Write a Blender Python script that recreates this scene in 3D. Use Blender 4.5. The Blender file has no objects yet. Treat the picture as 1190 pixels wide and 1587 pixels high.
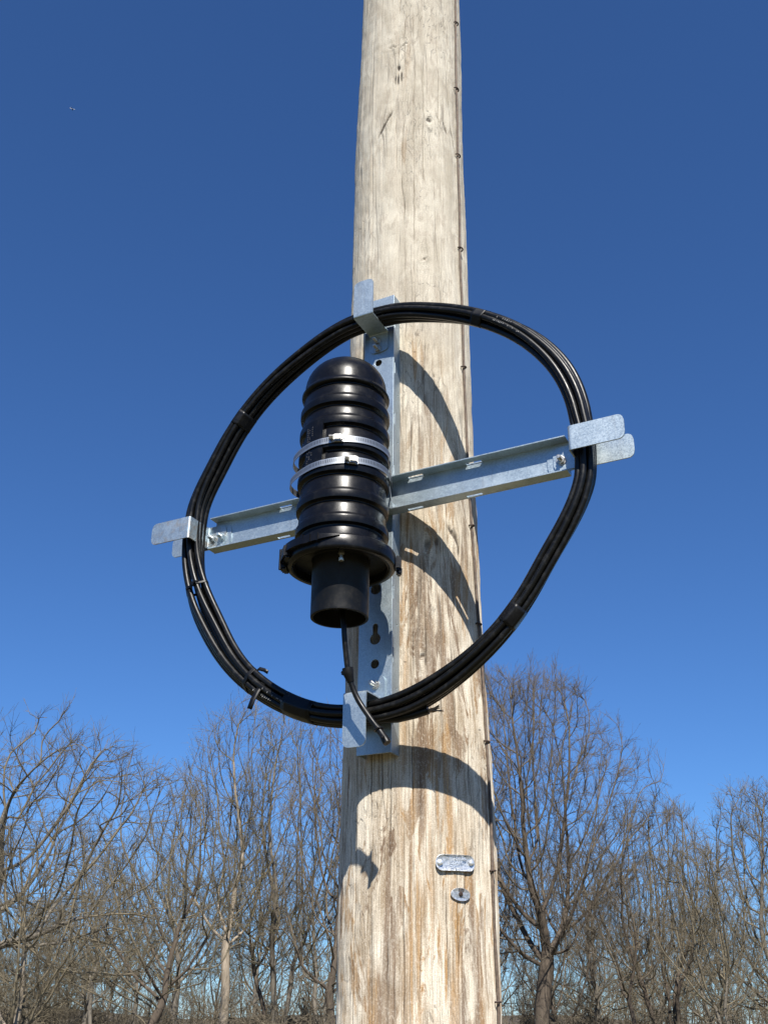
import bpy, bmesh, math, random
import numpy as np
from mathutils import Matrix, Vector

# ------------------------------------------------------------------ scene, camera, sky, sun
S = bpy.context.scene
COL = S.collection
R = math.radians

cam_d = bpy.data.cameras.new('camera'); cam = bpy.data.objects.new('camera', cam_d); COL.objects.link(cam)
cam_d.sensor_fit = 'VERTICAL'; cam_d.sensor_height = 24.0; cam_d.lens = 24.953
cam_d.clip_start = 0.05; cam_d.clip_end = 20000
cam.matrix_world = Matrix(((0.99999212, -0.00397004, 0.0, 0.0),
                           (-0.00172022, -0.43329603, -0.90125001, -1.9917),
                           (0.003578, 0.90124291, -0.43329945, 1.6),
                           (0, 0, 0, 1)))
S.camera = cam

SUN_AZ, SUN_EL = R(7.0), R(48.5)          # azimuth from the camera side (-Y) towards +X
sun_dir = Vector((math.sin(SUN_AZ) * math.cos(SUN_EL), -math.cos(SUN_AZ) * math.cos(SUN_EL), math.sin(SUN_EL)))
w = bpy.data.worlds.new('World'); S.world = w; w.use_nodes = True
nt = w.node_tree; nt.nodes.clear()
sky = nt.nodes.new('ShaderNodeTexSky'); sky.sky_type = 'NISHITA'; sky.sun_disc = False
sky.sun_elevation = SUN_EL; sky.sun_rotation = math.atan2(sun_dir.x, sun_dir.y)
sky.altitude = 0; sky.air_density = 1.0; sky.dust_density = 0.0; sky.ozone_density = 10.0
bg = nt.nodes.new('ShaderNodeBackground'); bg.inputs['Strength'].default_value = 0.061
wo = nt.nodes.new('ShaderNodeOutputWorld')
tint = nt.nodes.new('ShaderNodeMix'); tint.data_type = 'RGBA'; tint.blend_type = 'MULTIPLY'; tint.inputs[0].default_value = 1.0
tint.inputs[7].default_value = (0.74, 0.955, 1.17, 1)      # deep, saturated spring sky, the same tint over the whole dome
nt.links.new(sky.outputs[0], tint.inputs[6]); nt.links.new(tint.outputs[2], bg.inputs[0]); nt.links.new(bg.outputs[0], wo.inputs[0])

sl = bpy.data.lights.new('sun', 'SUN'); sl.energy = 5.0; sl.angle = R(0.53); sl.color = (1.0, 0.955, 0.88)
so = bpy.data.objects.new('sun', sl); COL.objects.link(so); so.rotation_euler = sun_dir.to_track_quat('Z', 'Y').to_euler()
S.view_settings.view_transform = 'Standard'; S.view_settings.look = 'None'
S.view_settings.exposure = 0.85; S.view_settings.gamma = 1.0; S.view_settings.use_curve_mapping = False

# ------------------------------------------------------------------ node helper and materials
class NT:
    def __init__(self, name):
        self.m = bpy.data.materials.new(name); self.m.use_nodes = True
        self.t = self.m.node_tree; self.t.nodes.clear()
        self.out = self.t.nodes.new('ShaderNodeOutputMaterial')
        self.b = self.t.nodes.new('ShaderNodeBsdfPrincipled')
        self.t.links.new(self.b.outputs[0], self.out.inputs[0])
    def n(self, typ, **kw):
        o = self.t.nodes.new(typ)
        for k, v in kw.items(): setattr(o, k, v)
        return o
    def put(self, sock, v):
        if isinstance(v, bpy.types.NodeSocket): self.t.links.new(v, sock)
        elif v is not None:
            if isinstance(v, tuple) and len(v) == 3 and sock.type == 'RGBA': v = (*v, 1)
            sock.default_value = v
    def set(self, **kw):
        for k, v in kw.items(): self.put(self.b.inputs[k.replace('_', ' ')], v)
    def math(self, op, a, b=None, c=None, clamp=False):
        o = self.n('ShaderNodeMath', operation=op, use_clamp=clamp)
        for i, v in enumerate((a, b, c)):
            if v is not None: self.put(o.inputs[i], v)
        return o.outputs[0]
    def mix(self, f, a, b, blend='MIX'):
        o = self.n('ShaderNodeMix', data_type='RGBA', blend_type=blend)
        self.put(o.inputs[0], f); self.put(o.inputs[6], a); self.put(o.inputs[7], b)
        return o.outputs[2]
    def coord(self, kind='Object'):
        if kind == 'UV': return self.n('ShaderNodeUVMap', uv_map='UVMap').outputs[0]
        return self.n('ShaderNodeTexCoord').outputs[kind]
    def scale(self, v, s, off=(0, 0, 0)):
        o = self.n('ShaderNodeMapping'); self.put(o.inputs[0], v); o.inputs[3].default_value = s; o.inputs[1].default_value = off
        return o.outputs[0]
    def noise(self, v, s, detail=4, rough=.55, dist=0.0, off=(0, 0, 0)):
        o = self.n('ShaderNodeTexNoise'); self.put(o.inputs['Vector'], self.scale(v, s, off))
        o.inputs['Scale'].default_value = 1; o.inputs['Detail'].default_value = detail
        o.inputs['Roughness'].default_value = rough; o.inputs['Distortion'].default_value = dist
        return o.outputs[0]
    def vor(self, v, s, feature='F1', rnd=1.0):
        o = self.n('ShaderNodeTexVoronoi', feature=feature); self.put(o.inputs['Vector'], self.scale(v, s)); o.inputs['Scale'].default_value = 1
        o.inputs['Randomness'].default_value = rnd
        return o
    def step(self, v, a, b, lo=0.0, hi=1.0):
        o = self.n('ShaderNodeMapRange', interpolation_type='SMOOTHSTEP'); self.put(o.inputs[0], v)
        o.inputs[1].default_value = a; o.inputs[2].default_value = b; o.inputs[3].default_value = lo; o.inputs[4].default_value = hi
        return o.outputs[0]
    def bump(self, h, strength, dist, prev=None):
        o = self.n('ShaderNodeBump'); o.inputs['Strength'].default_value = strength; o.inputs['Distance'].default_value = dist
        self.put(o.inputs['Height'], h)
        if prev is not None: self.put(o.inputs['Normal'], prev)
        return o.outputs[0]
    def attr(self, name):
        return self.n('ShaderNodeAttribute', attribute_name=name).outputs['Fac']

def mat_plain(name, col, rough=.5, metal=0.0, var=.25, sc=40, spec=.5, bump=0.0, stretch=(1, 1, 1)):
    k = NT(name); c = k.coord('Object')
    n1 = k.noise(c, tuple(sc * s for s in stretch), 5, .6)
    lo = tuple(x * (1 - var) for x in col); hi = tuple(min(1, x * (1 + var)) for x in col)
    k.set(Base_Color=k.mix(k.step(n1, .3, .7), lo, hi), Metallic=metal, Specular_IOR_Level=spec,
          Roughness=k.step(n1, .25, .75, rough * .8, min(1, rough * 1.2)))
    if bump: k.set(Normal=k.bump(n1, bump, .002))
    return k.m

def mat_wood():
    k = NT('weathered_pole_wood'); uv = k.coord('UV')
    z = k.n('ShaderNodeSeparateXYZ'); k.put(z.inputs[0], uv); zz = z.outputs[1]
    warp = k.noise(uv, (9, 2.2, 1), 3, .5)
    wv = k.n('ShaderNodeVectorMath', operation='MULTIPLY_ADD')
    cmb = k.n('ShaderNodeCombineXYZ'); k.put(cmb.inputs[0], k.math('SUBTRACT', warp, .5))
    k.put(wv.inputs[0], cmb.outputs[0]); wv.inputs[1].default_value = (.03, 0, 0); k.put(wv.inputs[2], uv)
    v = wv.outputs[0]
    fine = k.noise(v, (520, 11, 1), 4, .65)
    grain = k.noise(v, (120, 3.2, 1), 5, .6)
    band = k.noise(v, (34, 1.6, 1), 5, .6)
    blot = k.noise(v, (16, 7, 1), 5, .6, .6)
    speck = k.noise(uv, (700, 420, 1), 3, .7)
    low = k.step(zz, 2.15, 3.15, 1.0, 0.0)                      # lower pole keeps more of its brown
    pale = k.mix(k.step(band, .36, .62), (.61, .55, .44), (.76, .70, .58))
    pale = k.mix(k.step(blot, .40, .62, 0, .75), pale, (.86, .81, .69))
    pale = k.mix(k.step(k.noise(v, (40, 12, 1), 5, .65, 1.2, (4, 4, 0)), .50, .62, 0, .55), pale, (.57, .50, .40))
    lowc = k.mix(k.step(grain, .34, .62), (.43, .34, .235), (.72, .64, .51))
    lowc = k.mix(k.step(blot, .44, .60, 0, .75), lowc, (.85, .78, .65))
    base = k.mix(k.math('MULTIPLY', low, k.step(blot, .30, .62, 1.0, .65)), pale, lowc)
    # brown streaks running down the grain
    st = k.math('MULTIPLY', k.step(k.noise(v, (20, 4.2, 1), 6, .66, 1.4, (3, 1, 0)), .505, .565), k.step(grain, .32, .56, .35, 1.0))
    st = k.math('MULTIPLY', st, k.math('MULTIPLY_ADD', low, .85, .02))
    st = k.math('MAXIMUM', st, k.math('MULTIPLY', k.attr('stain'), k.step(fine, .28, .58, .45, 1.0)), clamp=True)
    scol = k.mix(k.step(k.noise(v, (20, 2.5, 1), 3, .5, 0, (7, 3, 0)), .42, .58), (.20, .12, .065), (.44, .25, .085))
    base = k.mix(st, base, scol)
    # grey weathering streaks
    gs = k.math('MULTIPLY', k.step(k.noise(v, (60, 1.4, 1), 5, .6, 0, (11, 5, 0)), .54, .68, 0, .5), k.math('MULTIPLY_ADD', low, .75, .25))
    base = k.mix(gs, base, (.33, .30, .25))
    base = k.mix(k.math('MULTIPLY', k.step(fine, .32, .60, .55, 0), k.math('MULTIPLY_ADD', low, .65, .35)), base, (.22, .17, .12), 'MULTIPLY')
    base = k.mix(k.step(speck, .42, .55, .42, 0), base, (.42, .35, .27), 'MULTIPLY')
    base = k.mix(k.step(k.noise(uv, (330, 150, 1), 3, .65, 0, (5, 2, 0)), .52, .64, 0, .22), base, (.86, .80, .68))
    # hairline checks
    e1 = k.vor(v, (42, .85, 1), 'DISTANCE_TO_EDGE').outputs[0]
    brk = k.noise(v, (30, 5, 1), 3, .6, 0, (2, 9, 0))
    ck = k.math('MULTIPLY', k.step(e1, .004, .022, 1, 0), k.step(brk, .46, .60))
    e2 = k.vor(v, (95, 26, 1), 'DISTANCE_TO_EDGE').outputs[0]
    mid = k.math('MULTIPLY', k.step(k.noise(uv, (7, 3.5, 1), 3, .5), .48, .62), k.step(e2, .01, .06, 1, 0))
    mid = k.math('MULTIPLY', mid, k.step(k.noise(uv, (160, 40, 1), 2, .5), .45, .6))
    dark = k.math('MAXIMUM', k.math('MULTIPLY', ck, k.math('MULTIPLY_ADD', low, .25, .35)), k.math('MAXIMUM', k.math('MULTIPLY', mid, .42), k.attr('check')), clamp=True)
    base = k.mix(dark, base, (.055, .038, .026))
    h = k.math('ADD', k.math('MULTIPLY', fine, .35), k.math('MULTIPLY', grain, .5))
    h = k.math('SUBTRACT', h, k.math('MULTIPLY', dark, .9))
    h = k.math('ADD', h, k.math('MULTIPLY', speck, .18))
    k.set(Base_Color=base, Roughness=.82, Specular_IOR_Level=.25, Diffuse_Roughness=.7, Normal=k.bump(h, .8, .0022))
    return k.m

def mat_galv(name='galvanised_steel', rust=0.0):
    k = NT(name); c = k.coord('Object')
    cells = k.vor(c, (480, 480, 480)).outputs['Color']
    sp = k.n('ShaderNodeSeparateColor'); k.put(sp.inputs[0], cells)
    big = k.noise(c, (22, 22, 22), 5, .6)
    fine = k.noise(c, (420, 420, 420), 3, .6)
    f = k.math('ADD', k.math('MULTIPLY_ADD', sp.outputs[0], .16, .22), k.math('MULTIPLY_ADD', fine, .34, k.math('MULTIPLY', big, .20)))
    base = k.mix(k.step(f, .35, .75), (.30, .365, .405), (.475, .555, .595))
    base = k.mix(k.step(big, .50, .72, 0, .50), base, (.56, .625, .645))
    drip = k.noise(c, (90, 90, 14), 4, .6, .6)
    base = k.mix(k.step(drip, .54, .70, 0, .45), base, (.34, .375, .39))
    scr = k.noise(c, (30, 30, 600), 4, .7, .4)
    base = k.mix(k.step(scr, .60, .68, 0, .22), base, (.72, .75, .76))
    if rust:
        base = k.mix(k.math('MULTIPLY', k.step(k.noise(c, (55, 55, 55), 5, .65), .46, .66), rust), base, (.42, .27, .13))
    k.set(Base_Color=base, Metallic=.86, Roughness=k.step(f, .2, .8, .36, .54), Normal=k.bump(f, .15, .0007))
    return k.m

def mat_black(name, col=(.011, .011, .012), rough=.33, dust=.25, sc=60, spec=.5):
    k = NT(name); c = k.coord('Object')
    n1 = k.noise(c, (sc, sc, sc), 5, .65)
    n2 = k.noise(c, (sc * 9, sc * 9, sc * 9), 3, .6)
    d = k.math('MULTIPLY', k.step(n1, .50, .78), dust)
    d = k.math('ADD', d, k.math('MULTIPLY', k.step(n2, .66, .74), dust * .5), clamp=True)
    k.set(Base_Color=k.mix(d, col, (.11, .105, .095)), Roughness=k.step(n1, .3, .8, rough * .85, rough * 1.35), Specular_IOR_Level=spec,
          Normal=k.bump(n2, .12, .0005))
    return k.m

def mat_bark(name, a, b, sc=9):
    k = NT(name); c = k.coord('Object')
    n1 = k.noise(c, (sc, sc, sc * .25), 5, .65)
    n2 = k.noise(c, (.35, .35, .35), 2, .5)
    info = k.n('ShaderNodeObjectInfo').outputs['Random']
    col = k.mix(k.step(n1, .3, .7), a, b)
    col = k.mix(k.step(n2, .3, .7, 0, .35), col, tuple(x * .65 for x in a))
    col = k.mix(k.math('MULTIPLY', info, .3), col, tuple(x * .7 for x in b))
    k.set(Base_Color=col, Roughness=.9, Specular_IOR_Level=.2)
    return k.m

def mat_ground():
    k = NT('dry_grass_ground'); c = k.coord('Object')
    n1 = k.noise(c, (.25, .25, .25), 6, .65); n2 = k.noise(c, (7, 7, 7), 6, .7)
    col = k.mix(k.step(n1, .35, .65), (.095, .075, .038), (.055, .058, .022))
    col = k.mix(k.step(n2, .3, .7, 0, .6), col, (.125, .10, .055))
    k.set(Base_Color=col, Roughness=.95, Specular_IOR_Level=.1, Normal=k.bump(n2, .6, .04))
    return k.m

def mat_band():
    k = NT('worm_drive_band'); uv = k.coord('UV')
    s = k.n('ShaderNodeSeparateXYZ'); k.put(s.inputs[0], uv)
    fr = k.math('FRACT', k.math('MULTIPLY', s.outputs[0], 1 / .0034))
    inb = k.math('MULTIPLY', k.math('GREATER_THAN', s.outputs[1], .30), k.math('LESS_THAN', s.outputs[1], .84))
    slot = k.math('MULTIPLY', k.math('LESS_THAN', fr, .38), inb)
    k.set(Base_Color=k.mix(slot, (.34, .36, .38), (.015, .015, .017)), Metallic=k.math('SUBTRACT', .85, k.math('MULTIPLY', slot, .8)), Roughness=.46)
    return k.m

M = dict(
    wood=mat_wood(), galv=mat_galv(), galv_rust=mat_galv('galvanised_steel_with_rust', .4),
    closure=mat_black('black_moulded_plastic', (.0035, .0035, .0042), .30, .07, 45, .25),
    closure_dull=mat_black('dull_black_plastic', (.004, .004, .004), .45, .06, 80, .25),
    cable=mat_black('black_cable_jacket', (.004, .004, .004), .37, .14, 70, .28),
    tape=mat_black('black_tape', (.004, .0042, .005), .40, .10, 60, .28),
    steel=mat_plain('bright_steel', (.46, .45, .42), .40, .9, .2, 200),
    band=mat_band(),
    wire=mat_plain('weathered_copper_wire', (.12, .088, .065), .7, .1, .35, 120),
    staple=mat_plain('dark_rusty_steel', (.045, .027, .02), .8, .1, .3, 300),
    alu=mat_plain('stamped_aluminium', (.58, .60, .62), .42, .75, .22, 260, bump=.3),
    emboss=mat_plain('polished_emboss', (.85, .86, .87), .35, .7, .08, 300),
    frayed=mat_plain('frayed_fibre', (.20, .14, .09), .9, 0, .4, 300),
    mould=mat_plain('raised_lettering', (.045, .045, .048), .35, 0, .1, 200),
    bark_dark=mat_bark('dark_bark', (.060, .047, .036), (.125, .100, .076)),
    bark_grey=mat_bark('grey_bark', (.105, .092, .074), (.205, .180, .145)),
    bark_pale=mat_bark('pale_bark', (.20, .165, .12), (.37, .31, .24)),
    twig=mat_bark('twig_bark', (.104, .087, .059), (.190, .160, .108), 5),
    twig_red=mat_bark('reddish_twig_bark', (.094, .077, .056), (.166, .137, .100), 5),
    bud=mat_bark('spring_buds', (.165, .162, .06), (.245, .235, .09), 5),
    brush=mat_bark('brush_twigs', (.082, .068, .048), (.155, .130, .090), 5),
    ground=mat_ground(),
    hill=mat_plain('wooded_hillside', (.085, .070, .050), .95, 0, .35, .6, spec=.1),
    print=mat_plain('faded_white_print', (.20, .20, .195), .6, 0, .3, 300),
    trail=mat_plain('contrail_ice', (.42, .44, .47), .9, 0, .05, .01),
)

# ------------------------------------------------------------------ mesh helpers
def link(o, parent=None):
    COL.objects.link(o)
    if parent is not None: o.parent = parent
    return o

def mesh_obj(name, verts, faces, mat, parent=None, smooth=True, sharp=35, uvs=None):
    me = bpy.data.meshes.new(name)
    me.from_pydata([tuple(map(float, v)) for v in verts], [], faces)
    me.validate(); me.update()
    for m in (mat if isinstance(mat, (list, tuple)) else [mat]): me.materials.append(m)
    if smooth:
        me.shade_smooth()
        if sharp: me.set_sharp_from_angle(angle=R(sharp))
    if uvs is not None:
        ul = me.uv_layers.new(name='UVMap')
        for lp in me.loops: ul.data[lp.index].uv = uvs[lp.vertex_index]
    return link(bpy.data.objects.new(name, me), parent)

def tag(o, label=None, cat=None, group=None, kind=None):
    if label: o['label'] = label
    if cat: o['category'] = cat
    if group: o['group'] = group
    if kind: o['kind'] = kind
    return o

def empty(name, mw=None):
    o = bpy.data.objects.new(name, None); COL.objects.link(o); o.empty_display_size = .1
    if mw is not None: o.matrix_world = mw
    return o

def lathe(profile, seg=96, axis=(0, 0)):
    V, Fc = [], []
    n = len(profile)
    for i in range(seg):
        a = 2 * math.pi * i / seg
        for r, z in profile: V.append((axis[0] + r * math.cos(a), axis[1] + r * math.sin(a), z))
    for i in range(seg):
        j = (i + 1) % seg
        for k in range(n - 1): Fc.append((i * n + k, j * n + k, j * n + k + 1, i * n + k + 1))
    return V, Fc

def tube(points, rad, sides=8, closed=False, cap=True):
    P = np.asarray(points, float); n = len(P)
    rad = np.full(n, rad) if np.isscalar(rad) else np.asarray(rad, float)
    if closed: T = np.roll(P, -1, 0) - np.roll(P, 1, 0)
    else: T = np.gradient(P, axis=0)
    T /= np.linalg.norm(T, axis=1)[:, None]
    ref = np.array([0, 0, 1.]) if abs(T[0, 2]) < .9 else np.array([1., 0, 0])
    a = np.cross(T[0], ref); a /= np.linalg.norm(a); V = []
    for i in range(n):
        a = a - T[i] * (a @ T[i]); a /= np.linalg.norm(a); b = np.cross(T[i], a)
        for s in range(sides):
            t = 2 * math.pi * s / sides
            V.append(P[i] + rad[i] * (math.cos(t) * a + math.sin(t) * b))
    Fc = []
    for i in range(n if closed else n - 1):
        j = (i + 1) % n
        for s in range(sides):
            q = (s + 1) % sides
            Fc.append((i * sides + s, i * sides + q, j * sides + q, j * sides + s))
    if cap and not closed:
        Fc.append(tuple(range(sides - 1, -1, -1))); Fc.append(tuple((n - 1) * sides + s for s in range(sides)))
    return V, Fc

def closed_tube(fn, n, rad, sides):
    """closed ring with a twist-free frame: fn(t) -> point and radial direction"""
    V, Fc = [], []
    pts = [fn(2 * math.pi * i / n) for i in range(n)]
    P = np.array([p for p, _ in pts])
    T = np.roll(P, -1, 0) - np.roll(P, 1, 0); T /= np.linalg.norm(T, axis=1)[:, None]
    for i in range(n):
        a = pts[i][1] - T[i] * (pts[i][1] @ T[i]); a /= np.linalg.norm(a); b = np.cross(T[i], a)
        for s in range(sides):
            t = 2 * math.pi * s / sides
            V.append(P[i] + rad * (math.cos(t) * a + math.sin(t) * b))
    for i in range(n):
        j = (i + 1) % n
        for s in range(sides):
            q = (s + 1) % sides
            Fc.append((i * sides + s, i * sides + q, j * sides + q, j * sides + s))
    return V, Fc

def rrect(x0, y0, x1, y1, r, seg=6):
    out = []
    for cx, cy, a0 in ((x1 - r, y1 - r, 0), (x0 + r, y1 - r, 90), (x0 + r, y0 + r, 180), (x1 - r, y0 + r, 270)):
        for i in range(seg + 1):
            a = R(a0 + 90 * i / seg); out.append((cx + r * math.cos(a), cy + r * math.sin(a)))
    return out

def circ(cx, cy, r, n=20):
    return [(cx + r * math.cos(2 * math.pi * i / n), cy + r * math.sin(2 * math.pi * i / n)) for i in range(n)]

def plate(name, outline, holes, thick, mapf, mat, parent, bev=.0004):
    """flat plate with real holes: outline in (a, b), thickness along c, mapped by mapf(a, b, c)"""
    cu = bpy.data.curves.new(name, 'CURVE'); cu.dimensions = '2D'; cu.fill_mode = 'BOTH'
    cu.extrude = thick / 2 - bev; cu.bevel_depth = bev; cu.bevel_resolution = 1
    for ring in [outline] + list(holes):
        sp = cu.splines.new('POLY'); sp.points.add(len(ring) - 1); sp.use_cyclic_u = True
        for p, (x, y) in zip(sp.points, ring): p.co = (x, y, 0, 1)
    tmp = bpy.data.objects.new(name, cu); COL.objects.link(tmp)
    dg = bpy.context.evaluated_depsgraph_get(); dg.update()
    me = bpy.data.meshes.new_from_object(tmp.evaluated_get(dg))
    bpy.data.objects.remove(tmp); bpy.data.curves.remove(cu)
    V = [mapf(v.co.x, v.co.y, v.co.z) for v in me.vertices]; Fc = [tuple(p.vertices) for p in me.polygons]
    bpy.data.meshes.remove(me)
    o = mesh_obj(name, V, Fc, mat, parent, smooth=False)
    bm = bmesh.new(); bm.from_mesh(o.data); bmesh.ops.remove_doubles(bm, verts=bm.verts, dist=1e-5)
    bmesh.ops.recalc_face_normals(bm, faces=bm.faces); bm.to_mesh(o.data); bm.free()
    return o

def strip(name, path, hw, rnd, thick, mapf, mat, parent, bend=.004):
    """bent flat bar: path [(a, c)...], half width hw in b, rounded free ends"""
    pts = [np.array(path[0], float)]
    for i in range(1, len(path) - 1):
        p, q, s = (np.array(x, float) for x in (path[i - 1], path[i], path[i + 1]))
        d0 = (p - q) / np.linalg.norm(p - q); d1 = (s - q) / np.linalg.norm(s - q)
        for t in np.linspace(0, 1, 6): pts.append((q + d0 * bend) * (1 - t) ** 2 + q * 2 * t * (1 - t) + (q + d1 * bend) * t ** 2)
    pts.append(np.array(path[-1], float))
    full = [pts[0]]
    for a, b in zip(pts[:-1], pts[1:]):
        L = np.linalg.norm(b - a); k = max(1, int(L / .0022)) if L > .006 else 1
        for i in range(1, k + 1): full.append(a + (b - a) * i / k)
    Pn = np.array(full); sarc = np.concatenate([[0], np.cumsum(np.linalg.norm(np.diff(Pn, axis=0), axis=1))]); L = sarc[-1]
    T = np.gradient(Pn, axis=0); T /= np.linalg.norm(T, axis=1)[:, None]; Nn = np.stack([-T[:, 1], T[:, 0]], 1)
    V = []
    for i in range(len(Pn)):
        e = min(sarc[i] if rnd[0] else 1, (L - sarc[i]) if rnd[1] else 1); rr = .012
        h = hw if e >= rr else hw - rr + math.sqrt(max(0, rr * rr - (rr - e) ** 2))
        for sgn in (-1, 1):
            for b in (-h, h):
                q = Pn[i] + Nn[i] * sgn * thick / 2
                V.append(mapf(q[0], b, q[1]))
    Fc = []
    for i in range(len(Pn) - 1):
        a, b = 4 * i, 4 * i + 4
        Fc += [(a, a + 1, b + 1, b), (a + 2, b + 2, b + 3, a + 3), (a, b, b + 2, a + 2), (a + 1, a + 3, b + 3, b + 1)]
    e = 4 * (len(Pn) - 1); Fc += [(0, 2, 3, 1), (e, e + 1, e + 3, e + 2)]
    o = mesh_obj(name, V, Fc, mat, parent, sharp=30)
    bm = bmesh.new(); bm.from_mesh(o.data); bmesh.ops.recalc_face_normals(bm, faces=bm.faces); bm.to_mesh(o.data); bm.free()
    o.data.set_sharp_from_angle(angle=R(30))
    return o

def box_v(cx, cy, cz, sx, sy, sz, rot=None, bev=.2):
    """bevelled box as verts, faces"""
    bm = bmesh.new(); bmesh.ops.create_cube(bm, size=1)
    bmesh.ops.scale(bm, vec=(sx, sy, sz), verts=bm.verts)
    if bev: bmesh.ops.bevel(bm, geom=bm.edges[:], offset=min(sx, sy, sz) * bev, segments=2, affect='EDGES')
    if rot is not None: bmesh.ops.transform(bm, matrix=rot, verts=bm.verts)
    bmesh.ops.translate(bm, vec=(cx, cy, cz), verts=bm.verts)
    V = [v.co[:] for v in bm.verts]; bm.verts.index_update(); Fc = [tuple(v.index for v in f.verts) for f in bm.faces]; bm.free()
    return V, Fc

def join(*parts):
    V, Fc = [], []
    for v, f in parts:
        k = len(V); V += [tuple(x) for x in v]; Fc += [tuple(i + k for i in q) for q in f]
    return V, Fc

# ------------------------------------------------------------------ ground and far hill
bm = bmesh.new(); bmesh.ops.create_grid(bm, x_segments=80, y_segments=80, size=1500)
rg = random.Random(4)
for v in bm.verts: v.co.z = -.02 if math.hypot(v.co.x, v.co.y) < 60 else -.02 + .4 * rg.random() - .4
me = bpy.data.meshes.new('ground'); bm.to_mesh(me); bm.free(); me.materials.append(M['ground']); me.shade_smooth()
tag(link(bpy.data.objects.new('ground', me)), kind='structure')

def hill():
    V, Fc = [], []; nx, ny = 120, 14
    rs = np.random.RandomState(2); ph = rs.rand(8) * 6.28
    for j in range(ny):
        for i in range(nx):
            x = -420 + 840 * i / (nx - 1); y = 170 + 190 * j / (ny - 1)
            s = math.sin(math.pi * min(1, j / (ny - 1) * 1.0)) ** .8
            h = 3.4 + 1.5 * math.sin(x * .013 + ph[0]) + 1.1 * math.sin(x * .041 + ph[1]) + .5 * math.sin(x * .11 + ph[2]) - x * .008
            V.append((x, y, -1.0 + s * h))
    for j in range(ny - 1):
        for i in range(nx - 1): a = j * nx + i; Fc.append((a, a + 1, a + nx + 1, a + nx))
    tag(mesh_obj('hill', V, Fc, M['hill'], sharp=None), kind='structure')
hill()

# ------------------------------------------------------------------ utility pole
PX, PZC, PR0, PTAP = 0.06122, 2.4709, 0.135, 0.00405
_c = np.array([(1.0, 0, .1400), (1.548, .0002, .1384), (1.646, .0007, .1389), (1.749, .0013, .1392), (1.857, .002, .1396), (1.97, .0022, .1388),
               (2.09, .0017, .1373), (2.215, .0005, .1352), (2.348, -.001, .1343), (2.489, -.0022, .1336), (2.638, -.0036, .1328), (2.796, -.0042, .1328),
               (2.964, -.0042, .1334), (3.143, -.0036, .1333), (3.334, -.0028, .1329), (3.538, -.0018, .1325), (3.757, .0017, .1312), (3.992, .0054, .1299), (4.245, .0094, .1285), (5, .012, .126), (9, .02, .110)])
def pole_r(z): return np.interp(z, _c[:, 0], _c[:, 2])
def pole_x(z): return PX + np.interp(z, _c[:, 0], _c[:, 1])
def on_pole(deg, z, off=0.0):
    r = float(pole_r(z)) + off
    return Vector((float(pole_x(z)) + r * math.cos(R(deg)), r * math.sin(R(deg)), z))

def vnoise(u, v, seed):
    """smooth value noise on a lattice, for numpy arrays"""
    iu, iv = np.floor(u).astype(int), np.floor(v).astype(int); fu, fv = u - iu, v - iv
    fu = fu * fu * (3 - 2 * fu); fv = fv * fv * (3 - 2 * fv)
    def h(a, b): return np.modf(np.abs(np.sin(a * 127.1 + b * 311.7 + seed * 74.7) * 43758.5453))[0]
    return (h(iu, iv) * (1 - fu) + h(iu + 1, iv) * fu) * (1 - fv) + (h(iu, iv + 1) * (1 - fu) + h(iu + 1, iv + 1) * fu) * fv - .5

CHECKS = [  # degrees, z start, z end, wobble, depth mm, half width mm
    (-113.5, 1.35, 1.74, .25, 5, 1.7), (-83.5, 2.05, 2.42, .10, 4, 1.2), (-104, 3.35, 3.98, .5, 3.5, 1.0), (-97, 3.2, 3.92, .6, 3, .9),
    (-88, 3.25, 3.9, .5, 3, .9), (-78, 3.3, 3.75, .6, 3, .9), (-96, 2.88, 3.3, .5, 3, 1.1), (-88, 2.9, 3.35, .4, 3, .9), (-57, 1.45, 1.86, .3, 3, 1.0),
    (-62, 1.9, 2.25, .4, 3, 1.0), (-73, 2.0, 2.2, .3, 3, .9), (-70, 1.4, 1.7, .3, 3, 1.0), (-127, 1.88, 2.25, .2, 4, 1.3), (-118, 1.92, 2.06, .2, 3, 1.2),
    (-132, 3.0, 3.5, .3, 2.5, .8), (-60, 3.4, 3.95, .4, 2.5, .8), (-92, 2.45, 2.72, .4, 2.5, .9), (-70, 2.35, 2.62, .5, 2.5, .9), (-102, 1.5, 1.9, .3, 2.5, .8),
    (-86, 1.3, 1.62, .3, 3, 1.0), (-142, 1.4, 2.3, .3, 3, 1.0), (-48, 2.5, 3.1, .4, 2.5, .9), (-79, 2.72, 3.05, .4, 2.2, .8), (-66, 3.0, 3.35, .4, 2.5, .8)]
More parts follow.
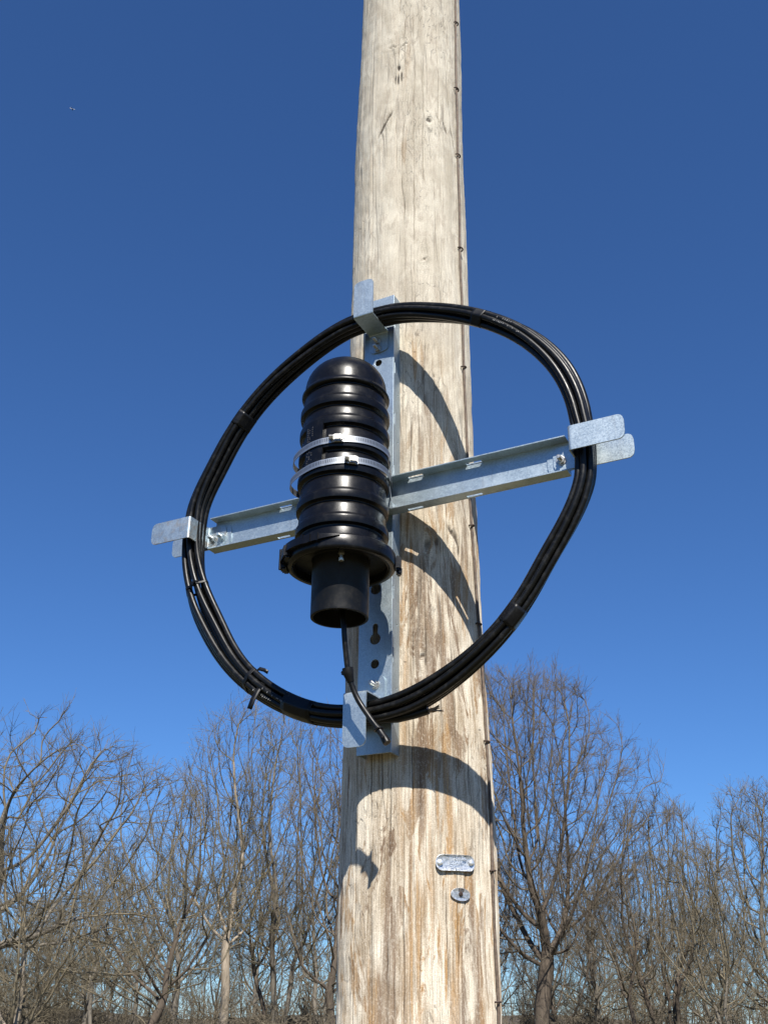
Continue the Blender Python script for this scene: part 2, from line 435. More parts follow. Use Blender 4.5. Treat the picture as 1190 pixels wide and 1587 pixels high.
STAINS = [  # degrees, z, half width deg, half length m, strength
    (-92.5, 2.325, 3.2, .070, 1.0), (-94, 2.50, 2.0, .04, .7), (-83, 2.62, 2.2, .05, .6), (-89.5, 2.22, 2.2, .05, .9), (-84, 2.34, 3.0, .06, .7), (-88, 2.84, 2.5, .05, .75), (-80, 2.83, 2.0, .05, .6), (-78, 2.72, 2.5, .03, .7), (-74, 2.66, 2.0, .05, .55),
    (-81, 2.22, 2.0, .08, .7), (-70, 2.235, 3.0, .09, .8), (-66, 2.10, 2.5, .07, .7), (-52, 1.80, 3.4, .065, .95), (-58, 1.83, 1.6, .05, .8), (-66, 1.79, 2.0, .04, .5),
    (-121, 1.63, 7.0, .06, .85), (-110, 1.66, 4.0, .09, .6), (-113, 1.75, 1.6, .10, .8), (-96, 1.77, 1.5, .14, .8), (-90, 1.70, 1.4, .12, .7), (-72, 1.69, 1.6, .03, .95),
    (-66, 1.60, 2.5, .06, .7), (-45, 1.60, 5.0, .07, .9), (-76, 1.95, 1.3, .06, .9), (-69, 1.96, 2.2, .09, .8), (-88, 1.93, 1.2, .05, .8), (-105, 1.90, 3.0, .06, .4), (-84, 1.80, 2.0, .08, .5), (-100, 1.62, 3.0, .08, .5),
    (-95, 3.45, 2.6, .04, .35), (-92, 3.72, 3.0, .06, .25), (-100, 2.1, 3.0, .1, .5)]
KNOTS = [  # degrees, z, half width deg, half height m, slope (m per deg), strength
    (-118, 3.512, 6.0, .006, .0042, .95), (-112, 3.535, 3.0, .005, .004, .8), (-71, 3.527, 3.0, .006, 0, .85), (-52, 3.525, 3.0, .007, -.006, .9), (-41, 3.506, 3.2, .007, -.009, .95), (-61, 3.545, 2.5, .003, -.006, .6),
    (-103, 3.690, 1.6, .008, 0, .95), (-106.5, 3.655, .7, .014, 0, .95), (-103.5, 3.652, .8, .016, 0, .95), (-100, 3.660, .7, .016, 0, .9), (-57.5, 2.458, 3.5, .006, -.002, .9), (-53, 2.447, 2.0, .014, -.006, .9), (-51, 2.425, 1.0, .010, 0, .8),
    (-80, 2.425, 3.0, .010, .002, .6), (-72, 2.432, 2.0, .008, .002, .6), (-86, 2.205, 2.5, .003, .001, .8), (-84, 2.195, .6, .015, 0, .7), (-78, 3.11, 2.5, .002, .001, .6), (-70, 2.81, 1.0, .004, 0, .6), (-110, 3.77, 5, .002, 0, .5), (-98, 3.77, 4, .002, .002, .6)]

_rc = random.Random(19)
for _i in range(26):
    _z = _rc.uniform(1.4, 3.9)
    CHECKS.append((_rc.uniform(-150, -30), _z, _z + _rc.uniform(.12, .45), _rc.uniform(.2, .5), 2.0, _rc.uniform(.5, .8)))

def build_pole():
    th = np.concatenate([np.radians(np.linspace(-168, -2, 330)), np.radians(np.linspace(-2, 192, 46)[1:-1])])
    z = np.concatenate([np.linspace(-.4, 1.35, 25)[:-1], np.linspace(1.35, 4.3, 720), np.linspace(4.3, 9.0, 50)[1:]])
    TH, Z = np.meshgrid(th, z); A = TH * .135
    rad = pole_r(Z) + .0032 * vnoise(A * 7, Z * 1.3, 1) + .0026 * vnoise(A * 16, Z * 3.1, 2) + .0016 * vnoise(A * 60, Z * 2.2, 3) + .0010 * vnoise(A * 160, Z * 5, 4) + .0016 * vnoise(A * 20, Z * 24, 8) + .0010 * vnoise(A * 90, Z * 60, 14)
    deg = np.degrees(TH); check = np.zeros_like(Z); stain = np.zeros_like(Z)
    for d, z0, z1, wb, dep, hw in CHECKS:
        c = d + wb * 6 * (vnoise(Z * 9, Z * 0 + d, 5)) + wb * 2 * vnoise(Z * 45, Z * 0 + d, 6)
        g = np.exp(-(((deg - c) / np.degrees(hw * .001 / .135)) ** 2))
        t = np.clip((Z - z0) / .05, 0, 1) * np.clip((z1 - Z) / .05, 0, 1) * np.clip(.75 + 1.5 * vnoise(Z * 22, Z * 0 + d * 3, 7), 0, 1)
        rad -= g * t * dep * .001; check = np.maximum(check, g ** 1.3 * t * np.where(Z > 2.75, .55, .85))
    for d, zc, hw, hh, sl_, s in KNOTS:
        zz = Z - zc - (deg - d) * sl_ + .008 * vnoise(A * 220, Z * 60, 9)
        g = np.exp(-(((deg - d) / hw) ** 2 + (zz / hh) ** 2) ** 1.6)
        check = np.maximum(check, np.clip(g * 1.35, 0, 1) * s * np.clip(.95 + .9 * vnoise(A * 400, Z * 120, 10), 0, 1)); rad -= g * .0025
        ring = np.exp(-((np.sqrt(((deg - d) / (hw * 2.2)) ** 2 + (zz / (hh * 3.5)) ** 2) - 1) / .5) ** 2); rad += ring * .0010
    for d, zc, hw, hl, s in STAINS:
        c = (deg - d + 5 * vnoise(A * 60, Z * 9, 11)) / hw
        zz = (Z - zc + .10 * vnoise(A * 150, Z * 2, 12)) / hl
        stain = np.maximum(stain, s * np.clip(1.6 * np.exp(-(c ** 2) ** 1.5 - (zz ** 2) ** 1.5), 0, 1))
    X = pole_x(Z) + rad * np.cos(TH); Y = rad * np.sin(TH)
    nz, nt_ = Z.shape
    V = np.stack([X, Y, Z], -1).reshape(-1, 3).astype(np.float32)
    i, j = np.meshgrid(np.arange(nz - 1), np.arange(nt_), indexing='ij'); j2 = (j + 1) % nt_
    Q = np.stack([i * nt_ + j, i * nt_ + j2, (i + 1) * nt_ + j2, (i + 1) * nt_ + j], -1).reshape(-1, 4)
    me = fast_mesh('utility_pole', V, Q)
    for nm, arr in (('check', check), ('stain', stain)):
        at = me.attributes.new(nm, 'FLOAT', 'POINT'); at.data.foreach_set('value', arr.reshape(-1).astype(np.float32))
    ul = me.uv_layers.new(name='UVMap')
    uu = A.copy()
    for d, zc, hw, hh, sl_, s in KNOTS:                  # grain bends round the knots
        if hw >= 2.5: uu = uu - .0075 * ((deg - d) / 7.) * np.exp(-((deg - d) / 7.) ** 2 - ((Z - zc) / .045) ** 2) * 2
    uvv = np.stack([uu, Z], -1).reshape(-1, 2)
    lv = Q.reshape(-1); luv = uvv[lv].reshape(-1, 4, 2)
    wrap = (j.reshape(-1) == nt_ - 1)
    luv[wrap, 1:3, 0] += 2 * math.pi * .135
    ul.data.foreach_set('uv', luv.reshape(-1).astype(np.float32))
    me.materials.append(M['wood']); me.shade_smooth()
    o = link(bpy.data.objects.new('utility_pole', me))
    tag(o, 'weathered pale wooden utility pole with brown streaks and long cracks', 'utility pole')

def fast_mesh(name, V, Q):
    me = bpy.data.meshes.new(name); k = Q.shape[1]
    me.vertices.add(len(V)); me.vertices.foreach_set('co', np.asarray(V, np.float32).reshape(-1))
    me.loops.add(Q.size); me.loops.foreach_set('vertex_index', Q.reshape(-1).astype(np.int32))
    me.polygons.add(len(Q)); me.polygons.foreach_set('loop_start', (np.arange(len(Q)) * k).astype(np.int32))
    me.update(calc_edges=True); me.validate()
    return me
build_pole()

# ground wire stapled down the right side of the pole
WIRE = [(-25.2, .0), (-25.2, .8), (-25.3, 1.588), (-25.4, 1.633), (-26.4, 1.735), (-27.5, 1.839), (-27.4, 1.948), (-27.3, 2.063), (-27.7, 2.172), (-29.4, 2.288), (-30.5, 2.391), (-32.9, 2.4925),
        (-34.2, 2.675), (-35.2, 2.863), (-35.2, 3.015), (-34.4, 3.182), (-33.6, 3.463), (-33.5, 3.68), (-31.1, 3.918), (-31.0, 4.009), (-30.0, 4.111), (-28, 5.0), (-27, 8.9)]
def wire():
    root = empty('ground_wire', Matrix.Translation(on_pole(-25.2, 0)))
    tag(root, 'thin brown wire stapled down the right side of the wooden pole', 'wire')
    inv = root.matrix_world.inverted(); rs = np.random.RandomState(3)
    wz = np.array([p[1] for p in WIRE]); wd = np.array([p[0] for p in WIRE])
    zz = np.concatenate([np.linspace(0, 1.3, 14)[:-1], np.linspace(1.3, 4.4, 160), np.linspace(4.4, 8.9, 30)[1:]])
    pts = [inv @ on_pole(float(np.interp(z, wz, wd)) + .55 * math.sin(z * 9.3) + .4 * math.sin(z * 23 + 1), z, .0030 + .0012 * math.sin(z * 9) ** 2) for z in zz]
    mesh_obj('strand', *tube(pts, .0026, 8), M['wire'], root)
    for z in (1.633, 1.839, 2.063, 2.288, 2.4925, 2.863, 3.182, 3.463, 3.68, 3.918):
        d = float(np.interp(z, wz, wd)); c = on_pole(d, z, 0.0); n = Vector((math.cos(R(d)), math.sin(R(d)), 0)); t = Vector((-n.y, n.x, 0))
        tl = rs.uniform(-.25, .25); p = []
        for a in np.linspace(0, math.pi, 9): p.append(inv @ (c + t * (.0068 * math.cos(a)) + n * (.0005 + .0075 * math.sin(a) ** .6) + Vector((0, 0, tl * .0068 * math.cos(a)))))
        mesh_obj('staple', *tube(p, .0017, 6), M['staple'], root)
wire()

# stamped tags nailed to the pole
def text_mesh(name, body, size, mapf, mat, parent, ext=.0004):
    cu = bpy.data.curves.new(name, 'FONT'); cu.body = body; cu.size = size; cu.align_x = 'CENTER'; cu.align_y = 'CENTER'; cu.extrude = ext; cu.resolution_u = 2
    tmp = bpy.data.objects.new(name, cu); COL.objects.link(tmp)
    dg = bpy.context.evaluated_depsgraph_get(); dg.update()
    me = bpy.data.meshes.new_from_object(tmp.evaluated_get(dg)); bpy.data.objects.remove(tmp)
    V = [mapf(v.co.x, v.co.y, v.co.z) for v in me.vertices]; Fc = [tuple(p.vertices) for p in me.polygons]
    return mesh_obj(name, V, Fc, mat, parent, smooth=False)

def tags():
    def frame(deg, z, tilt=0):
        c = on_pole(deg, z); n = Vector((math.cos(R(deg)), math.sin(R(deg)), 0)); x = Vector((-n.y, n.x, 0)); zz = Vector((0, 0, 1))
        m = Matrix((x, -n, zz)).transposed().to_4x4(); m.translation = c
        return m @ Matrix.Rotation(tilt, 4, 'Y')
    rp = .1395
    def bend(k, lift):
        def f(a, b, c):   # a along, b up, c out of the face
            t = a / rp; r = rp + lift + c
            return (r * math.sin(t), rp - r * math.cos(t), b)
        return f
    t1 = empty('pole_tag', frame(-65.3, 1.8435, R(-1.2)))
    tag(t1, 'oblong stamped aluminium tag with two nails on the wooden pole', 'tag')
    pl = [(x, y) for x, y in rrect(-.0355, -.0128, .0355, .0128, .0115, 8)]
    dense = []
    for (x0, y0), (x1, y1) in zip(pl, pl[1:] + pl[:1]):
        k = max(1, int(math.hypot(x1 - x0, y1 - y0) / .004))
        dense += [(x0 + (x1 - x0) * i / k, y0 + (y1 - y0) * i / k) for i in range(k)]
    f = bend(.55, .0050)
    plate('plate', dense, [], .0014, f, M['alu'], t1, .0003)
    g = bend(.55, .0058)
    text_mesh('lettering', 'LH DSUP6', .0068, lambda a, b, c: g(a + .003, b + .0066, c), M['emboss'], t1)
    text_mesh('lettering', 'S23AAT', .0068, lambda a, b, c: g(a, b + .0002, c), M['emboss'], t1)
    text_mesh('lettering', 'SP 5HIN', .0062, lambda a, b, c: g(a + .001, b - .0066, c), M['emboss'], t1)
    for s in (-1, 1):
        V, Fc = lathe([(0, .0022), (.0030, .0019), (.0046, .0009), (.0050, 0), (.0048, -.0004)], 18)
        V = [f(s * .0288 + x, y + (-.0002 if s < 0 else .0012), .0012 + zz) for x, y, zz in V]
        mesh_obj('nail', V, Fc, M['emboss'], t1)
    t2 = empty('round_tag', frame(-62.3, 1.7937, R(4)))
    tag(t2, 'small oval aluminium disc nailed below the oblong tag on the pole', 'tag')
    ell = [(.0178 * math.cos(a), .0100 * math.sin(a)) for a in np.linspace(0, 2 * math.pi, 40)[:-1]]
    def tiltf(a, b, c): x, y, zz = bend(.6, .0045)(a, b, c); return (x, y - .0012 * (b / .012), zz)
    plate('disc', ell, [circ(-.0005, -.0005, .0036, 14)], .0014, tiltf, M['alu'], t2, .0003)
    text_mesh('lettering', '2IE2', .0062, lambda a, b, c: tiltf(a, b + .0066, .0009 + c), M['staple'], t2)
    V, Fc = lathe([(0, .003), (.0030, .0026), (.0040, .001), (.0030, 0), (.0020, -.006)], 16)
    mesh_obj('nail', [tiltf(x - .0005, y + .0005, zz) for x, y, zz in V], Fc, M['staple'], t2)
tags()

# ------------------------------------------------------------------ bracket frame: X along the cross bar, -Y out of the bracket, Z up
C0 = Vector((-0.01351081, -0.14434843, 2.50908105))
U = Vector((0.888043, -0.45976041, 0)); Vv = Vector((0.00575917, 0.01112404, 0.99992154)); Nn = Vector((-0.45972433, -0.88797332, 0.01252646))
BM = Matrix((U, -Nn, Vv)).transposed().to_4x4(); BM.translation = C0
TK = .0025
def uvn(a, b, c): return (a, -c, b)

BW, BD, LT, LB = .0337, .0309, .486, .488      # vertical channel
HH, HD, UR, UL = .0353, .0258, .388, .3766     # cross channel
SO = .071                                       # stand-off of the clips
def bracket():
    root = empty('storage_bracket', BM)
    tag(root, 'galvanised steel cross bracket with cable clips bolted to the pole', 'bracket')
    # vertical channel: web in front, flanges back to the pole
    vc = empty('vertical_channel'); vc.parent = root
    def keyhole(zc, zt):
        out = []
        a0 = 28
        for i in range(17): a = R(90 + a0 + (360 - 2 * a0) * i / 16); out.append((.0110 * math.cos(a), zc + .0110 * math.sin(a)))
        for i in range(9): a = R(180 * i / 8); out.append((.0060 * math.cos(a), zt + .0060 * math.sin(a)))
        return out
    holes = [circ(-.001, .323, .0080), keyhole(-.181, -.160), keyhole(-.2785, -.2545), circ(0, -.326, .0088), circ(0, .20, .0075), keyhole(.09, .112)]
    plate('web', [(-BW, -LB), (BW, -LB), (BW, LT), (-BW, LT)], holes, TK, lambda a, b, c: uvn(a, b, c - TK / 2), M['galv'], vc)
    slots = [(.291, .319), (.169, .197), (-.204, -.177), (-.326, -.297), (.05, .078), (-.07, -.042), (.405, .43), (-.44, -.415)]
    for s in (-1, 1):
        hs = [[(z0, .0030), (z1, .0030), (z1, .0068), (z0, .0068)] for z0, z1 in slots]
        hs += [circ(z, .021, .0022, 10) for z in (.245, .135, -.12, -.25, -.37)]
        plate('flange', [(-LB, .0028), (LT, .0028), (LT, BD), (-LB, BD)], hs, TK, lambda a, b, c, s=s: uvn(s * (BW - TK / 2) + s * c, a, -b), M['galv'], vc)
    # cross channel: web behind, flanges forward
    hc = empty('cross_channel'); hc.parent = root
    plate('web', [(-UL, -HH), (UR, -HH), (UR, HH), (-UL, HH)], [], TK, lambda a, b, c: uvn(a, b, c + TK / 2 + .0004), M['galv'], hc)
    us = [(.071, .102), (.191, .222), (-.219, -.190), (-.100, -.071), (.311, .340), (-.338, -.310)]
    us = us[:4]
    for s in (-1, 1):
        hs = [[(a, .0036), (b, .0036), (b, .0110), (a, .0110)] for a, b in us]
        plate('flange', [(-UL, .0031), (UR, .0031), (UR, HD), (-UL, HD)], hs, TK, lambda a, b, c, s=s: uvn(a, s * (HH - TK / 2) + s * c, b), M['galv'], hc)
    # clips
    def bolt(parent, u_, v_, n_, mat='steel', stud=.018):
        bo = bpy.data.objects.new('bolt', None)
        hexa = [(.0072 * math.cos(R(60 * i + 12)), .0072 * math.sin(R(60 * i + 12))) for i in range(6)]
        o = plate('bolt', hexa, [], .0055, lambda a, b, c: uvn(u_ + a, v_ + b, n_ + .0032 + c), M[mat], parent, .0006)
        pr = [(0, n_)]
        V, Fc = [], []
        prof = [(.0040, n_)]
        k = 0; zc = n_ + .006
        while zc < n_ + stud: prof += [(.0040, zc), (.0034, zc + .0006)]; zc += .0012
        prof += [(.0036, n_ + stud), (0, n_ + stud + .0004)]
        lv, lf = lathe(prof, 12)
        mesh_obj('stud', [uvn(u_ + x, v_ + y, zz) for x, y, zz in lv], lf, M[mat], o)
        bw_v, bw_f = lathe([(.004, n_ + .0002), (.0098, n_ + .0002), (.0098, n_ + .0012), (.004, n_ + .0013)], 20)
        mesh_obj('washer', [uvn(u_ + x, v_ + y, zz) for x, y, zz in bw_v], bw_f, M[mat], o)
    hw = .0236
    e = .0046
    # cable clips left and right: back tab on the web, stand-off, front tab outwards
    for s, u0, ut, ub, bolts, mat in ((1, .4087, .5064, .359, ((.374, -.004),), 'galv'), (-1, .3932, .4881, .3477, ((.379, -.005), (.3565, -.005)), 'galv_rust')):
        c = strip('cable_clip', [(ub, e + .0015), (u0, e + .0015), (u0, SO), (ut, SO)], hw, (True, True), .0026,
                  lambda a, b, cc, s=s: uvn(s * a, b, cc), M[mat], root)
        strip('back_tab', [(ub - .012, .0026 + .0015), (ut - .002, .0026 + .0012)], .0236, (True, True), .0024, lambda a, b, cc, s=s: uvn(s * a, b - .002, cc - .0002), M['galv'], c)
        for bu, bv in bolts: bolt(c, s * bu, bv, e + .003, 'steel' if s > 0 else 'galv_rust')
    for s, v0, vt, vb, bolts in ((1, .3955, .4845, .3475, ((-.002, .3565), (-.003, .3745))), (-1, .3972, .4925, .3490, ((.002, -.366),))):
        c = strip('cable_clip', [(vb, .0018), (v0, .0018), (v0, SO), (vt, SO)], .0222, (True, True), .0026,
                  lambda a, b, cc, s=s: uvn(b, s * a, cc), M['galv'], root)
        for bu, bv in bolts: bolt(c, bu, bv, .0033)
bracket()

# ------------------------------------------------------------------ coil of cable held by the clips
CTAB = sorted([(94.9, .4040), (127.8, .396), (140.3, .3925), (160.9, .3880), (174.2, .4000), (70.2, .4035), (53.4, .4099), (36.5, .421), (22.5, .4284), (8.1, .4260), (-11.3, .4070), (-30.5, .3925), (-45.9, .3997),
               (-61.5, .4085), (-78.7, .4237), (-172.2, .4060), (-162.3, .4047), (-147.4, .4004), (-132.5, .4079), (-118.3, .4143), (-105.8, .4234), (-96.4, .4270)])
_ct = np.array([(a + 360 * k, r) for k in (-1, 0, 1) for a, r in CTAB])
_cs = np.linspace(-180, 180, 721); _cr = np.interp(_cs, _ct[:, 0], _ct[:, 1])
_k = np.exp(-(np.arange(-24, 25) / 12.) ** 2); _k /= _k.sum()
_cr = np.convolve(np.concatenate([_cr[-25:-1], _cr, _cr[1:25]]), _k, 'valid')
def coil_r(t):
    d = (math.degrees(t) + 180) % 360 - 180
    return float(np.interp(d, _cs, _cr))
def clip_gap(t):
    """(closeness to a clip, least radius there)"""
    best = (0.0, 0.0)
    for a, rmin in ((0, .4087), (90, .3955), (180, .3932), (270, .3972)):
        d = abs((math.degrees(t) - a + 180) % 360 - 180)
        k = math.exp(-(d / 17.0) ** 2)
        if k > best[0]: best = (k, rmin)
    return best
def coil():
    root = empty('cable_coil', BM)
    tag(root, 'large coil of black cable hung on the four arms of the bracket', 'cable coil')
    rs = np.random.RandomState(11); rc = .0059
    slots = [(-.0106, -.0120), (-.0106, 0), (-.0106, .0120), (0, -.0180), (0, -.0060), (0, .0060), (0, .0180), (.0106, -.0120), (.0106, 0), (.0106, .0120)]
    strands = []
    for i, (dr, dn) in enumerate(slots):
        ph = rs.rand(6) * 6.28; am = rs.uniform(.5, 1.0, 4)
        def fn(t, dr=dr, dn=dn, ph=ph, am=am):
            k, rmin = clip_gap(t); dg = (math.degrees(t) + 360) % 360
            loose = math.exp(-((dg - 207) / 26.) ** 2) + .12 * math.exp(-((dg - 26) / 16.) ** 2) + .45 * math.exp(-((dg - 284) / 16.) ** 2)
            a = .32 * math.sin(2 * t) + .10 * math.sin(4 * t)
            rr_ = (dr * math.cos(a) - dn * math.sin(a)) * (1 + .75 * loose); nn_ = (dr * math.sin(a) + dn * math.cos(a)) * (1 - .25 * min(1, loose))
            base = coil_r(t) + .001; need = rmin + .0168
            if base < need: base += (need - base) * min(1, k * 1.25)
            free = 1 - k
            r = base + rr_ + free * (.0018 * am[1] * math.sin(2 * t + ph[1]) + .0012 * am[2] * math.sin(5 * t + ph[2]))
            n_ = .0315 + nn_ + free * (.0020 * am[3] * math.sin(3 * t + ph[3]) + .0010 * math.sin(7 * t + ph[4]))
            return np.array((r * math.cos(t), -n_, r * math.sin(t))), np.array((math.cos(t), 0, math.sin(t)))
        rl = rc + rs.uniform(-.0004, .0006); strands.append((fn, rl))
        lo = mesh_obj('cable_loop', *closed_tube(fn, 200, rl, 12), M['cable'], root, sharp=None)
        if i in (6, 9):
            mk = []; vw = np.array((.45, -.79, -.42)); rm = np.random.RandomState(40 + i)
            for c0 in ((-124, -112), (38, 47)):
                d_ = c0[0] + rm.uniform(0, 6); end = d_ + rm.uniform(5, 11)
                while d_ < end:
                    t = R(d_); p, _ = fn(t); p2, _ = fn(t + .004); T = (p2 - p) / np.linalg.norm(p2 - p); nn = vw - T * (vw @ T); nn /= np.linalg.norm(nn); sd = np.cross(T, nn)
                    h0, h1 = rm.uniform(.0006, .0012), rm.uniform(.0008, .0017); c = p + nn * (rl + .00025) + sd * rm.uniform(-.0007, .0007)
                    k = len(mk); mk += [c - T * h0 - sd * h1, c + T * h0 - sd * h1, c + T * h0 + sd * h1, c - T * h0 + sd * h1]
                    d_ += rm.uniform(.45, .75) + (1.2 if rm.rand() < .15 else 0)
            mesh_obj('jacket_print', mk, [tuple(range(q, q + 4)) for q in range(0, len(mk), 4)], M['print'], lo, smooth=False)['kind'] = 'stuff'
    def sleeve(name, deg, half, mat, gap=.0006, thick=.0008):
        """wrap drawn tight round the strands: the rounded hull of their section"""
        V, Fc = [], []; m = 40; rows = 7
        for i in range(rows):
            t = R(deg) + (i / (rows - 1) - .5) * 2 * half / .41; e = np.array((math.cos(t), 0, math.sin(t)))
            cs = [(f_(t)[0], r_) for f_, r_ in strands]; P2 = [(p @ e, -p[1], r_) for p, r_ in cs]
            for s_ in range(m):
                f = 2 * math.pi * s_ / m; d = (math.cos(f), math.sin(f))
                q = max(P2, key=lambda c: c[0] * d[0] + c[1] * d[1] + c[2]); rr = q[0] + d[0] * (q[2] + gap); n_ = q[1] + d[1] * (q[2] + gap)
                V.append((rr * math.cos(t), -n_, rr * math.sin(t)))
        for i in range(rows - 1):
            for s_ in range(m): q = (s_ + 1) % m; Fc.append((i * m + s_, i * m + q, (i + 1) * m + q, (i + 1) * m + s_))
        o = mesh_obj(name, V, Fc, mat, root, sharp=None)
        md = o.modifiers.new('thick', 'SOLIDIFY'); md.thickness = thick; md.offset = 1
        return o
    for dg_, hf_ in ((141.2, .017), (-46.2, .019), (53.7, .013), (-108, .032), (-126, .004)): sleeve('tape_wrap', dg_, hf_, M['tape'], .0003, .0004)
    tie = sleeve('cable_tie', -162.6, .0026, M['tape'], .0008, .0014)
    t = R(-162.6); r = coil_r(t)
    hv, hf = box_v(0, 0, 0, .012, .007, .009, Matrix.Rotation(.4, 3, 'Y'), .25)
    mesh_obj('tie_head', [(r * math.cos(t) + .002 + x, -.0540 + y, r * math.sin(t) + z) for x, y, z in hv], hf, M['tape'], tie)
    mesh_obj('tie_tail', *tube([(r * math.cos(t) + .004, -.055, r * math.sin(t)), (r * math.cos(t) + .012, -.060, r * math.sin(t) + .003), (r * math.cos(t) + .020, -.062, r * math.sin(t) - .002)], .0016, 6), M['tape'], tie)
    # loose tape tail below left, tie stub inside
    def ribbon(name, pts, hw, wdir, par):
        V, Fc = [], []; wd = Vector(wdir).normalized() * hw
        for p in pts: V += [Vector(p) - wd, Vector(p) + wd]
        for i in range(len(pts) - 1): a = 2 * i; Fc.append((a, a + 1, a + 3, a + 2))
        o = mesh_obj(name, V, Fc, M['tape'], par); md = o.modifiers.new('thick', 'SOLIDIFY'); md.thickness = .0010; md.offset = 0
    ribbon('tape_tail', [(-.2070, -.045, -.345), (-.2125, -.055, -.3640), (-.2166, -.061, -.3799), (-.2190, -.0615, -.388), (-.2222, -.062, -.3975)], .0055, (.9, 0, -.35), root)
    ribbon('tape_tail', [(-.236, -.036, -.322), (-.224, -.036, -.3140), (-.212, -.037, -.3185), (-.203, -.038, -.3245)], .0035, (.3, 0, .8), root)
    # cut end of the cable poking out below the bundle
    pts = [(.000, -.034, -.432), (.030, -.031, -.4385), (.060, -.028, -.4400), (.090, -.026, -.4365), (.1160, -.024, -.4310)]
    sm = []
    for i in range(len(pts) - 1):
        for f in np.linspace(0, 1, 5)[:-1]: sm.append(tuple(np.array(pts[i]) * (1 - f) + np.array(pts[i + 1]) * f))
    sm.append(pts[-1])
    ce = mesh_obj('cut_end', *tube(sm, .0072, 12), M['cable'], root)
    for i in range(9):
        a = rs.rand() * 6.28; q = .0045 * math.sqrt(rs.rand()); l = rs.uniform(.016, .030)
        p0 = np.array((.115, -.024 + q * math.cos(a), -.4310 + q * math.sin(a))); d = np.array((1, rs.normal(0, .12), .10 + rs.normal(0, .12)))
        mesh_obj('frayed_strand', *tube([p0, p0 + d * l * .5, p0 + d * l + np.array((0, 0, rs.normal(0, .003)))], [.0016, .0014, .0007], 5), M['frayed'], ce)
coil()

